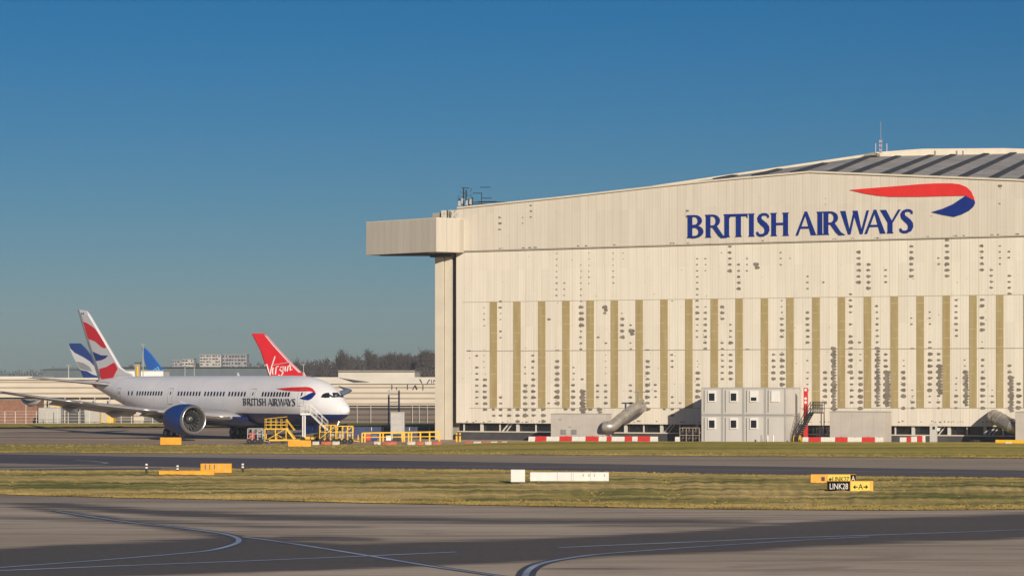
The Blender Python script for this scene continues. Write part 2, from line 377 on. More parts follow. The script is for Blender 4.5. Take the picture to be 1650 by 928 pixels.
# grass tufts give the verges a ragged edge and relief
vs = []; fs = []
def tuft(x, y, z, h, r):
    for k in range(4):
        a = random.uniform(0, math.pi); dx, dy = math.cos(a) * r, math.sin(a) * r * .4
        ox, oy = random.uniform(-r, r), random.uniform(-r, r); n = len(vs)
        vs.extend([(x + ox - dx, y + oy - dy, z), (x + ox + dx, y + oy + dy, z), (x + ox + random.uniform(-r, r), y + oy, z + h * random.uniform(.6, 1.1))]); fs.append((n, n + 1, n + 2))
for i in range(15000):
    x = random.uniform(-120, 1780); a, b = lerp(V1u, x), lerp(V1l, x)
    t = random.choice((random.uniform(0, 1), 1 - random.random() ** 2 * .12, random.random() ** 2 * .06))
    p = G(x, a + (b - a) * t); tuft(p.x, p.y, .05, random.uniform(.03, .12), random.uniform(.04, .13))
for i in range(6000):
    x = random.uniform(-100, 1760); a, b = lerp(V2u, x), lerp(V2l, x); t = random.choice((random.random(), 1 - random.random() ** 2 * .1))
    p = G(x, a + (b - a) * t); tuft(p.x, p.y, .05, random.uniform(.05, .13), random.uniform(.06, .16))
mb = MB(); mb.v = [Vector(v) for v in vs]; mb.f = fs
o = mb.build('grass_tufts', M['blade']); tag(o, 'short ragged dry grass tufts covering both verges between the taxiways', 'grass', kind='stuff')

# ------------------------------------------------------------------ lettering
def arc(cx, cy, rx, ry, a0, a1, n=14): return [(cx + rx * math.cos(R(a0 + (a1 - a0) * i / n)), cy + ry * math.sin(R(a0 + (a1 - a0) * i / n))) for i in range(n + 1)]
def rib(outer, inner): return [(outer[i], outer[i + 1], inner[i + 1], inner[i]) for i in range(len(outer) - 1)]
def stem(x, w, f=.045, y0=0, y1=1):
    return [[(x - f, y0), (x + w + f, y0), (x + w, y0 + .07), (x, y0 + .07)], [(x, y0 + .07), (x + w, y0 + .07), (x + w, y1 - .07), (x, y1 - .07)], [(x, y1 - .07), (x + w, y1 - .07), (x + w + f, y1), (x - f, y1)]]
STEM = .20
def glyph(ch):
    s = STEM; t = .085
    if ch == 'I': return stem(.04, s), .27
    if ch == 'B':
        q = stem(.03, s)
        q += rib([(.2, 1)] + arc(.33, .745, .33, .255, 90, -90) + [(.2, .49)], [(.2, 1 - t)] + arc(.33, .745, .155, .17, 90, -90) + [(.2, .575)])
        q += rib([(.2, .53)] + arc(.36, .27, .37, .27, 82, -90) + [(.2, 0)], [(.2, .45)] + arc(.35, .27, .185, .18, 82, -90) + [(.2, t)])
        return q, .77
    if ch == 'R':
        q = stem(.03, s)
        q += rib([(.2, 1)] + arc(.33, .72, .34, .28, 90, -90) + [(.2, .44)], [(.2, 1 - t)] + arc(.33, .72, .16, .195, 90, -90) + [(.2, .52)])
        q += [[(.33, .46), (.52, .50), (.80, .10), (.60, .09)], [(.60, .09), (.80, .10), (1.0, -.02), (.74, -.03)]]
        return q, .86
    if ch == 'T':
        return stem(.29, s)[:2] + [[(.29, .93), (.29 + s, .93), (.29 + s, .90), (.29, .90)]] + [[(.0, 1.0), (.0, .80), (.05, .89), (.72, .89), (.77, .80), (.77, 1.0)]], .74
    if ch == 'H': return stem(.04, s) + stem(.57, s) + [[(.2, .47), (.6, .47), (.6, .57), (.2, .57)]], .82
    if ch == 'A': return [[(-.02, 0), (.08, 0), (.43, .93), (.37, 1.0)], [(.36, 1.02), (.47, 1.02), (.86, 0), (.64, 0)], [(.18, .29), (.64, .29), (.61, .38), (.21, .38)]], .80
    if ch == 'W': return [[(-.03, 1), (.19, 1), (.42, .0), (.32, -.01)], [(.33, 0), (.42, 0), (.64, 1), (.57, 1)], [(.52, 1), (.73, 1), (.95, .0), (.85, -.01)], [(.86, 0), (.95, 0), (1.24, 1), (1.14, 1)]], 1.14
    if ch == 'Y': return [[(-.02, 1), (.21, 1), (.48, .45), (.30, .42)], [(.40, .45), (.48, .45), (.80, 1), (.70, 1)]] + [[(.28, .45), (.47, .47), (.47, .07), (.28, .07)], [(.24, 0), (.51, 0), (.47, .07), (.28, .07)]], .72
    if ch == 'S':
        c = [(.52, .80, .035), (.50, .90, .045), (.42, .945, .055), (.30, .955, .055), (.19, .90, .07), (.145, .80, .085), (.17, .69, .095), (.27, .59, .105), (.38, .49, .11), (.46, .38, .105), (.475, .25, .095), (.43, .13, .08), (.32, .055, .06), (.19, .045, .055), (.09, .09, .05), (.055, .2, .035)]
        q = []; o_, i_ = [], []
        for k, (x, y, w) in enumerate(c):
            x0, y0, _ = c[max(k - 1, 0)]; x1, y1, _ = c[min(k + 1, len(c) - 1)]; dx, dy = x1 - x0, y1 - y0; l = math.hypot(dx, dy)
            o_.append((x - dy / l * w, y + dx / l * w)); i_.append((x + dy / l * w, y - dx / l * w))
        return rib(o_, i_), .58
    return [], .26
def text_polys(txt):
    x = 0; res = []
    for ch in txt:
        q, a = glyph(ch); res += [[(p[0] + x, p[1]) for p in poly] for poly in q]; x += a + (.035 if ch != ' ' else 0)
    return res, x
def letters_px():
    """letters at the horizontal places they have in the sign (0..10.07)"""
    pos = [('B', .00, .80), ('R', .84, .86), ('I', 1.68, .27), ('T', 1.95, .80), ('I', 2.80, .27), ('S', 3.14, .62), ('H', 3.82, .83),
           ('A', 4.94, .83), ('I', 5.86, .27), ('R', 6.14, .84), ('W', 6.93, 1.15), ('A', 8.00, .82), ('Y', 8.70, .80), ('S', 9.47, .62)]
    res = []
    for ch, x, w_ in pos:
        q, a = glyph(ch); k = w_ / a; k = min(k, 1.08)
        for poly in q: res.append((ch, [(x + p[0] * k, p[1]) for p in poly]))
    return res
def font_mesh(txt, size, ext=.01):
    c = bpy.data.curves.new('t', 'FONT'); c.body = txt; c.size = size; c.extrude = ext; c.align_x = 'CENTER'; c.align_y = 'CENTER'; c.resolution_u = 3
    o = bpy.data.objects.new('t', c); col.objects.link(o)
    bpy.context.view_layer.update()
    me = bpy.data.meshes.new_from_object(o.evaluated_get(bpy.context.evaluated_depsgraph_get()))
    bpy.data.objects.remove(o); bpy.data.curves.remove(c); return me
def text_part(name, txt, size, m, parent, loc, sx=1.0, label=None):
    me = font_mesh(txt, size); me.materials.clear(); me.materials.append(m)
    me.transform(Matrix.Translation(Vector(loc)) @ Matrix.Rotation(R(90), 4, 'X') @ Matrix.Diagonal((sx, 1, 1, 1)))
    o = bpy.data.objects.new(name, me); col.objects.link(o); o.parent = parent; W[o] = W[parent]; return o

# ------------------------------------------------------------------ hangar
ZL = 314.0; CW = .000105; TH = math.atan(CW * F / (1 + CW * (CX - 735)))
XL = (735 - CX) * ZL / F
hg = thing('aircraft_hangar', 'huge cream clad hangar with peeling paint, ochre strips and dark blue lettering', 'hangar', (XL, ZL, 0), -TH)
HM = W[hg]; HI = HM.inverted()
eS, eN = HM.to_3x3() @ Vector((1, 0, 0)), HM.to_3x3() @ Vector((0, 1, 0))
def wp(px, py, off=0.0):                       # photo pixel -> hangar-local point on the plane `off` metres in front of the wall
    d = Vector(((px - CX) / F, 1, -(py - HY) / F)); o = Vector((0, 0, CH))
    q = Vector((XL, ZL, 0)) - eN * off
    t = (q - o).dot(eN) / d.dot(eN); return HI @ (o + d * t)
def hpoly(mb, pxs, off, thick=.1, back=None):
    pts = [wp(x, y, off) for x, y in pxs]; mb.prism(pts, (0, thick, 0)); return mb
SR = wp(1830, 600).x                           # right end of what is built
# main wall (below the fascia)
zb = wp(735, 681).z; 
mb = MB(); mb.prism([wp(735, 681), Vector((SR, 0, zb)), Vector((SR, 0, wp(1830, 372).z)), wp(735, 400)], (0, .3, 0)); mb.build('wall', M['wall'], hg)
ftop = [(737, 335.6), (900, 319), (1050, 302), (1155, 291), (1305, 277.5), (1650, 291), (1830, 299)]
mb = MB(); FO = .2
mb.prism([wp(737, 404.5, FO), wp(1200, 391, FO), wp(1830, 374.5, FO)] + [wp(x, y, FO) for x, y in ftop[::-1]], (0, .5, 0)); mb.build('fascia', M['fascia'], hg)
mb = MB()
for a, b in zip(ftop, ftop[1:]): mb.bar(wp(*a, FO + .06) + Vector((0, 0, .03)), wp(*b, FO + .06) + Vector((0, 0, .03)), .3, .2)
mb.build('verge_trim', M['cream'], hg)
mb = MB(); mb.bar(wp(742, 405.3, FO + .03), wp(1200, 391.8, FO + .03), .08, .08).bar(wp(1200, 391.8, FO + .03), wp(1830, 375.3, FO + .03), .08, .08)
mb.build('drip_edge', M['seam'], hg)
# horizontal joint lines
mb = MB(); mb.bar(wp(757, 565.5, .02), wp(1830, 559.8, .02), .05, .07); mb.bar(wp(757, 657.4, .02), wp(1830, 657, .02), .03, .05); mb.bar(wp(745, 487, .02), wp(1830, 472, .02), .03, .04)
mb.build('joint_line', M['seam'], hg)
# ochre translucent strips
sx = [795, 833, 873, 912, 951, 990, 1030, 1070, 1110, 1151, 1191, 1232, 1273, 1315, 1356, 1398, 1441, 1483, 1525, 1568, 1611, 1655, 1699, 1744]
for x in sx:
    yt = lerp([(790, 486), (1610, 475)], x)
    mb = MB(); mb.prism([wp(x - 5.9, 657, .05), wp(x + 5.9, 657, .05), wp(x + 5.9, yt, .05), wp(x - 5.9, yt, .05)], (0, .03, 0)); mb.build('panel_strip', M['strip'], hg)
# peeled paint marks:  x, y0, y1, half-size px, plane
cols = [(768, 571, 649, 2.6), (780, 495, 533, 1.5), (780, 561, 562, 1), (780, 577, 597, 1.2), (781, 608, 656, 3.3), (806.5, 488, 501, 3), (806.5, 509, 520, 1.5), (806.5, 537, 547, 2),
 (807, 642, 672, 2.8), (820, 664, 674, 3.6), (795, 661, 679, 3), (834, 660, 680, 4), (846, 595, 614, 2), (846, 623, 674, 3.9), (859, 574, 606, 2.6), (859, 614, 679, 3.7), (875, 660, 680, 4), (884, 519, 520, 3), (884, 646, 647, 2),
 (897, 447, 478, 1.7), (897, 405, 445, 1.4), (898, 584, 656, 4.2), (909, 457, 478, 1.7), (911, 661, 662, 3.5), (924, 587, 608, 2), (924, 617, 664, 3.8), (936, 443, 484, 1.5), (936, 493, 527, 4), (936, 532, 562, 2.3), (936, 424, 440, 1.3),
 (938, 614, 616, 2.5), (938, 624, 664, 5.2), (949, 443, 455, 1.6), (949, 405, 440, 1.3), (951, 661, 662, 4), (963, 546, 547, 2.4), (963, 619, 642, 2.9), (965, 662, 664, 4.6), (975, 491, 493, 4.4), (975, 505, 506, 2.6), (976, 553, 554, 2.2),
 (976, 575, 612, 1.1), (976, 622, 656, 2.9), (988, 443, 455, 2), (988, 405, 440, 1.3), (1003, 517, 548, 3.7), (1002, 508, 509, 1.6), (1016, 519, 520, 2.6), (1017, 538, 539, 5), (1016, 549, 560, 2), (1016, 619, 652, 3),
 (1043, 579, 656, 3.8), (1056, 616, 640, 2.6), (1083, 569, 592, 2.4), (1083, 489, 490, 1.4), (1083, 636, 665, 2.8), (1070, 661, 668, 3), (1096, 650, 668, 2.4), (1123, 415, 477, 2), (1123, 488, 518, 3), (1123, 526, 548, 2), (1124, 580, 592, 1.2), (1124, 600, 646, 4), (1136.5, 415, 437, 1.7), (1136.5, 490, 492, 1.6), (1136.5, 500, 562, 3.2),
 (1163.5, 491, 513, 3.8), (1163.5, 552, 618, 2.8), (1176, 402, 443, 3.2), (1177, 523, 545, 2.4), (1177, 553, 554, 4), (1177, 575, 620, 3.5), (1190.5, 431, 472, 3), (1203.5, 417, 437, 1.7), (1218, 423, 424, 5.4), (1246, 575, 620, 3.4),
 (1257.5, 404, 426, 1.8), (1259.5, 484, 508, 1.7), (1259.5, 514, 556, 3.4), (1260, 571, 622, 4.3), (1273, 413, 414, 1.5), (1301, 449, 472, 2.1), (1301, 507, 560, 3.1), (1301, 584, 640, 1.9), (1327, 459, 460, 2), (1330, 604, 658, 3.6), (1342.5, 562, 658, 4.8),
 (1370, 475, 545, 2.9), (1371, 553, 610, 4), (1372, 611, 658, 3), (1384, 407, 458, 3.6), (1385, 553, 554, 2.6), (1386, 571, 590, 1.8), (1386, 600, 658, 4.2), (1399, 425, 468, 3.3), (1413, 492, 493, 3), (1413, 502, 556, 2.5), (1413, 563, 658, 4.4),
 (1427, 433, 455, 2.6), (1427, 571, 600, 3.6), (1428, 601, 658, 5.6), (1456, 576, 590, 1.7), (1456, 597, 658, 3.9), (1468, 398, 450, 3.7), (1468, 513, 524, 2.2), (1470, 626, 636, 1.7), (1470, 645, 658, 3.4), (1498, 505, 527, 2), (1498, 547, 560, 3.2),
 (1498, 570, 632, 4), (1498, 640, 658, 2.4), (1512, 419, 432, 2.3), (1512, 566, 590, 3), (1513, 591, 632, 5.4), (1512, 634, 658, 3.2), (1525.5, 390, 452, 3.8), (1540.6, 485, 550, 2.7), (1541, 612, 634, 2), (1540, 635, 658, 3.6), (1555, 584, 596, 1.7), (1555.5, 604, 658, 4.6),
 (1582, 396, 439, 3.2), (1582, 486, 540, 3.9), (1582, 547, 548, 1.5), (1583, 577, 605, 2.9), (1583, 606, 658, 3.9), (1597, 435, 468, 2.9), (1599, 632, 636, 1.4), (1599, 642, 658, 3), (1611, 392, 424, 2), (1626, 409, 421, 2.2), (1626, 441, 474, 3.1), (1626, 587, 615, 3.4),
 (1628, 610, 658, 5), (1641, 614, 658, 4), (1670, 420, 470, 3), (1672, 560, 658, 4), (1686, 500, 560, 3), (1716, 580, 658, 4.2), (1730, 400, 450, 3), (1760, 560, 650, 4), (1004, 405, 420, 1), (1163, 405, 412, 1.3)]
fcols = [(805, 350, 378, 2.6), (842, 354, 366, 1.4), (855, 335, 358, 2.2), (1107, 337, 347, 2.6), (1611, 299.5, 300.5, 3.4), (1611, 328, 329, 1.8), (1330, 321, 340, 1), (1500, 345, 350, 1), (1668, 330, 350, 3)]
mb = MB(); cnt = 0; tipdir = 1
def blot(cx, cy, r, off):
    global cnt
    cnt += 1; n = 13; asp = random.uniform(.64, .82); tip = tipdir ; ph = random.random() * 6; pts = []
    for k in range(n):
        a = 2 * math.pi * k / n; rr = r * (1 + .07 * math.sin(3 * a + ph) + random.uniform(-.07, .07))
        x = rr * math.cos(a); y = rr * math.sin(a) * asp
        if x * tip > 0: x *= 1.22; y *= .84
        else: x *= .9
        pts.append(wp(cx + x, cy + y, off + .014 + .0004 * (cnt % 9)))
    mb.add(pts, [tuple(range(n))])
for lst, off in ((cols, 0), (fcols, FO)):
    for x, y0, y1, r in lst:
        tipdir = 1 if random.random() < .75 else -1
        gy = lerp([(735, 457), (1200, 455.5), (1650, 454)], x); y = gy + round((y0 - gy) / 9.66) * 9.66; nrow = max(1, int((y1 - y0) / 9.6) + 1)
        for i in range(nrow):
            k = random.uniform(.88, 1.15) * (1 + .12 * (i / max(nrow - 1, 1) - .5)) if nrow > 3 else random.uniform(.85, 1.1)
            if nrow > 4 and random.random() < .03: y += 9.66; continue
            if y > 679.5: break
            blot(x + random.uniform(-.4, .4), y + random.uniform(-.35, .35), r * k * .98, off)
            if random.random() < .3: blot(x + random.uniform(-4, 4), y + random.uniform(-5, 5), r * .25, off)
            if r > 4.3: blot(x + 1.5, y + 4.8, r * .72, off)
            y += 9.66
# extra small flakes and the scuffs above the fascia edge and along the bottom
for i in range(240): blot(random.uniform(745, 1700), random.uniform(410, 655), random.choice((.35, .45, .6, .9)), 0)
for x in (808, 842, 852, 862, 930, 945, 990, 1082, 1107, 1230, 1345, 1374, 1412, 1494, 1538, 1553, 1596, 1609, 1640):
    for k in range(3): blot(x + random.uniform(-3, 3), lerp([(735, 402.3), (1200, 388.8), (1650, 377)], x) + random.uniform(-.3, .5), random.uniform(.8, 1.7), FO)
for i in range(150): blot(random.uniform(740, 1700), 680 - random.random() ** 2 * 2.5, random.uniform(.5, 1.8), 0)
for x in (755, 898, 1043, 1204, 1343, 1470, 1582): 
    for k in range(3): blot(x + k * 2 - 2, lerp([(757, 565.5), (1830, 559.8)], x) - .4, 1.4, .04)
tag(mb.build('peeled_patches', M['ochre_stain'], hg), kind='stuff')
# lower glazing band, sill and plinth
zs0, zs1, zp = wp(735, 681).z, wp(735, 694).z, 0
mb = MB(); mb.box(.2, SR, .9, 1.0, zs1 - .1, zs0 + .1); mb.build('window_band', M['glass'], hg)
mb = MB(); mb.box(.1, SR, .1, .9, zs0, zs0 + .2); mb.box(0.1, SR, .02, .95, zs1 - .12, zs1); mb.build('window_sill', M['cream'], hg)
for x in list(range(745, 1660, 29)):
    if 890 < x < 985 or 1125 < x < 1300 or 1335 < x < 1440: continue
    s = wp(x, 690).x; mb = MB(); mb.bar((s, .55, zs1), (s, .55, zs0), .16 if (x // 29) % 2 else .35)
    if (x // 29) % 3 == 0: mb.bar((s + .3, .7, zs1), (s + 1.2, .7, zs0), .16).bar((s + .8, .8, zs1), (s + 1.6, .8, zs0), .12)
    mb.build('window_mullion', M['cabin'], hg)
mb = MB(); mb.box(.0, SR, .12, .8, 0, zs1 - .12); mb.build('plinth', M['dark'], hg)
# corner column block at the left end
def hb(x0, x1, y0, y1, off, depth):            # local box from pixels at plane off
    a, b = wp(x0, y1, off), wp(x1, y0, off); return a.x, b.x, a.y, a.y + depth, a.z, b.z
def hbox(mb, x0, x1, y0, y1, off, depth, z0=None):
    q = list(hb(x0, x1, y0, y1, off, depth)); 
    if z0 is not None: q[4] = z0
    return mb.box(*q)
mb = MB(); hbox(mb, 701, 714.2, 404, 709, .25, .9, 0); hbox(mb, 716.8, 727.5, 404, 709, .0, .4, 0); mb.build('corner_column', M['cream'], hg)
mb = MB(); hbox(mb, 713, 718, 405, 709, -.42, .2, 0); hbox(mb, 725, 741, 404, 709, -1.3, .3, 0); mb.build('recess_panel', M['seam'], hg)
sBL = wp(701, 500, .25).x
mb = MB(); mb.box(sBL + .1, sBL + .4, .7, 48, 0, 23); mb.box(sBL + .4, SR, 47.6, 48, 0, 25); mb.box(SR - .3, SR, .6, 47.5, 0, 24); mb.build('side_wall', M['cream'], hg)
# canopy box
pa, pb, pc = HI @ P(742, 352.5, 312.4), HI @ P(703, 352, 310.4), HI @ P(590, 352, 319.0)
ztop, zbot = pb.z, (HI @ P(703, 405.4, 310.4)).z
back = Vector((0, 1, 0)) * 7
plan = [pa, pb, pc, pc + back * .5 + Vector((1, 0, 0)), Vector((pa.x, 9, 0))]
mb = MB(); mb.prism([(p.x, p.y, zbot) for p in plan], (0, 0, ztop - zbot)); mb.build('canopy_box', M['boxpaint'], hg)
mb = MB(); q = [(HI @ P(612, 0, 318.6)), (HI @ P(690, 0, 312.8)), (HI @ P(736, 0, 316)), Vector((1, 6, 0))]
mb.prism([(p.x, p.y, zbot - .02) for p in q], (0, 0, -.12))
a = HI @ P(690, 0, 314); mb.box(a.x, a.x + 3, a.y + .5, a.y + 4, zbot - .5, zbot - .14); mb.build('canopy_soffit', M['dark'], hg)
mb = MB(); mb.prism([(p.x, p.y, ztop) for p in plan], (0, 0, .12)); mb.build('canopy_cap', M['cream'], hg)
# low roof block behind canopy
mb = MB(); hbox(mb, 711, 737, 338.5, 353, -7, 14); mb.build('roof_upstand', M['cream'], hg)
mb = MB(); hbox(mb, 697, 711.5, 343, 354, -7.5, 6); mb.build('roof_louvre', M['seam'], hg)
# main roof
A_, C_, D_ = wp(1050, 302.5, 0), wp(1305, 278, 0), wp(1830, 299.5, 0)
R1 = wp(1395, 252.5, -46)
def plane_hit(px, py, a, n):
    d = HI.to_3x3() @ Vector(((px - CX) / F, 1, -(py - HY) / F)); o = HI @ Vector((0, 0, CH)); return o + d * ((a - o).dot(n) / d.dot(n))
R2 = plane_hit(1830, 243.5, C_, (D_ - C_).cross(R1 - C_))
VN = (R2 - R1).cross(Vector((0, 0, 1)))
def vh(px, py): return plane_hit(px, py, R1, VN)
L0, BL = wp(737, 337, 0), Vector((-2, 46, 26))
mb = MB(); mb.add([A_, C_, R1, D_, R2, L0, BL], [(0, 1, 2), (1, 3, 4, 2), (5, 0, 2, 6)])
BR = Vector((R2.x, R2.y + 6, 26)); BL2 = Vector((-2, 48.2, 25)); mb.add([R1, R2, BR, BL2, BL], [(0, 1, 2, 3, 4)])
mb.build('roof', M['roof'], hg, tri=True)
def tri_hit(px, py, a, b, c, lift=.06):
    d = HI.to_3x3() @ Vector(((px - CX) / F, 1, -(py - HY) / F)); o = HI @ Vector((0, 0, CH)); n = (b - a).cross(c - a).normalized()
    t = (a - o).dot(n) / d.dot(n); p = o + d * t; return p + (n if n.z > 0 else -n) * lift
ribs = [((1155, 290), (1183, 283.5), 0), ((1217, 284.5), (1255, 273.5), 0), ((1279, 279.5), (1328, 264), 0), ((1337, 279), (1396, 254), 1), ((1377, 280), (1446, 252.5), 1), ((1424, 282), (1499, 251), 1), ((1459, 283), (1535, 250), 1), ((1503, 285), (1588, 248.5), 1), ((1549, 287), (1632, 247), 1), ((1598, 289), (1680, 246), 1), ((1645, 291), (1725, 245), 1), ((1690, 293), (1770, 244), 1)]
for a, b, t in ribs:
    T = (A_, C_, R1) if t == 0 else (C_, D_, R1)
    mb = MB(); w_ = 6.5
    q = [tri_hit(a[0] - w_, a[1] - .3, *T), tri_hit(a[0] + w_, a[1] + .3, *T), tri_hit(b[0] + w_, b[1] + .6, *T), tri_hit(b[0] - w_ * .5, b[1] - .6 + .9, *T)]
    mb.prism(q, (0, 0, .12)); mb.build('roof_rib', M['roofrib'], hg)
mb = MB(); mb.bar(A_ + Vector((0, .5, .1)), R1 + Vector((0, 0, .15)), .4, .35); mb.build('roof_edge', M['cream'], hg)
rt = [(1399, 254), (1412, 245.5), (1486, 240), (1617, 239), (1650, 240), (1830, 239)]
mb = MB(); mb.prism([vh(1399, 253.5), vh(1830, 244.5)] + [vh(x, y) for x, y in rt[::-1]], (0, 4, 0)); mb.build('roof_ridge_upstand', M['cream'], hg)
mb = MB(); mb.prism([wp(1391, 252, -44), wp(1409, 250, -44), wp(1409, 245.5, -44), wp(1393, 248.5, -44)], (0, 3, 0)); 
mb.build('ridge_hatch', M['seam'], hg)
for x in (1505, 1540, 1550): MB().prism([wp(x, 250, -45), wp(x + 2, 250, -45), wp(x + 2, 243, -45), wp(x, 243, -45)], (0, .3, 0)).build('ridge_vent', M['seam'], hg)
# lettering and emblem on the fascia
b0, b1, t0 = wp(1107.5, 383.8, FO), wp(1473, 375.2, FO), wp(1107.5, 347, FO)
ux = (b1.x - b0.x) / 10.09; uz = t0.z - b0.z
groups = {}
for i, (ch, poly) in enumerate(letters_px()):
    groups.setdefault(poly and i, None)
sign = MB(); 
last = None; lets = []; cur = None
pos_starts = [0, .84, 1.68, 1.95, 2.80, 3.14, 3.82, 4.94, 5.86, 6.14, 6.93, 8.0, 8.7, 9.47]
pos = [('B', .00, .80), ('R', .84, .86), ('I', 1.68, .27), ('T', 1.93, .80), ('I', 2.80, .27), ('S', 3.14, .62), ('H', 3.80, .83),
       ('A', 4.94, .83), ('I', 5.86, .27), ('R', 6.14, .84), ('W', 6.93, 1.12), ('A', 7.98, .82), ('Y', 8.66, .78), ('S', 9.45, .62)]
def place_text(fn, parent, m, thick):
    for ch, x, w_ in pos:
        q, a = glyph(ch); k = min(w_ / a, 1.08); mb = MB()
        for j, poly in enumerate(q):
            pts = []
            for i in range(len(poly)):
                pts.append(poly[i])
            front = [fn(x + p[0] * k, p[1], .0015 * j) for p in pts]; mb.prism(front, thick)
        mb.build('letter', m, parent)
place_text(lambda u, v, e: Vector((b0.x + u * ux, -FO - .10 - e * 2, b0.z + v * uz)), hg, M['logo_blue'], (0, .08, 0))
def c8(pts): return [(1050 + x * .3636, 180 + y * .3636) for x, y in pts]
redp = c8([(877, 347), (960, 340), (1100, 329), (1200, 321), (1260, 318), (1330, 318), (1365, 322), (1395, 334), (1415, 353), (1428, 380), (1431, 394), (1412, 384), (1390, 372), (1300, 374), (1180, 377), (1060, 377), (1000, 372), (940, 362)])
blup = c8([(1391, 372.5), (1412, 384.5), (1431, 394.5), (1433, 405), (1425, 422), (1405, 440), (1375, 455), (1340, 466), (1290, 457), (1240, 445), (1290, 430), (1335, 410)])
mb = MB(); hpoly(mb, redp, FO + .12, .1); mb.build('emblem_red', M['logo_red'], hg, tri=True)
mb = MB(); hpoly(mb, blup, FO + .124, .1); mb.build('emblem_blue', M['logo_blue'], hg, tri=True)

# roof aerials and mast
def aerials():
    base = HM @ wp(752, 333, -2); t = thing('antenna_cluster', 'cluster of dark thin aerials on the left end of the hangar roof', 'antenna', base)
    def q(x, y): return HM @ wp(x, y, -2)
    for x, y0, y1, r in ((741, 335, 320, .07), (747, 335, 303, .09), (751, 335, 306, .09), (756, 334, 322, .14), (761, 334, 318, .07), (776, 332, 311, .05)):
        MB().tube([q(x, y0), q(x, y1)], r, 6).build('mast', M['black'], t, True)
    mb = MB()
    for x0, x1, y in ((744, 756, 303), (762, 777, 311.5), (774, 790, 302), (776, 792, 319.5), (770, 800, 325)): mb.bar(q(x0, y), q(x1, y), .08)
    for i in range(26): x = random.uniform(739, 760); y = random.uniform(308, 330); mb.bar(q(x, y), q(x + random.uniform(-4, 4), y + random.uniform(-6, 6)), .05)
    mb.bar(q(762, 326), q(832, 326), .1).bar(q(762, 329), q(820, 329), .1)
    mb.build('crossbar', M['black'], t, True)
    for x, y in ((740, 326), (745, 322), (752, 325), (758, 323)):
        MB().bar(q(x, y + 6), q(x + 1, y - 2), .35, .2).build('panel_antenna', M['steel'], t, True)
    return t
aerials()
def roofmast():
    base = HM @ wp(1419, 247, -44); t = thing('lattice_mast', 'thin red and white lattice mast on the hangar ridge', 'mast', base)
    h = (HM @ wp(1419, 197, -44)).z - base.z
    for k in range(6):
        z0, z1 = base.z + h * .42 * k / 6, base.z + h * .42 * (k + 1) / 6; mb = MB()
        for dx, dy in ((-.17, 0), (.17, 0), (0, .3)):
            mb.bar((base.x + dx, base.y + dy, z0), (base.x + dx, base.y + dy, z1), .035)
        mb.bar((base.x - .17, base.y, z0), (base.x + .17, base.y, z1), .03).bar((base.x + .17, base.y, z0), (base.x - .17, base.y, z1), .03).bar((base.x, base.y + .3, z0), (base.x - .17, base.y, z1), .03)
        mb.build('lattice_section', M['mast_red'] if k % 2 == 0 else M['cabin'], t, True)
    MB().tube([(base.x, base.y, base.z + h * .42), (base.x, base.y, base.z + h)], .05, 6).build('whip', M['steel'], t, True)
    for x in (1411, 1429): p = HM @ wp(x, 247, -44); MB().bar(p, p + Vector((0, 0, 1.3)), .07).build('stay_post', M['steel'], t, True)
roofmast()

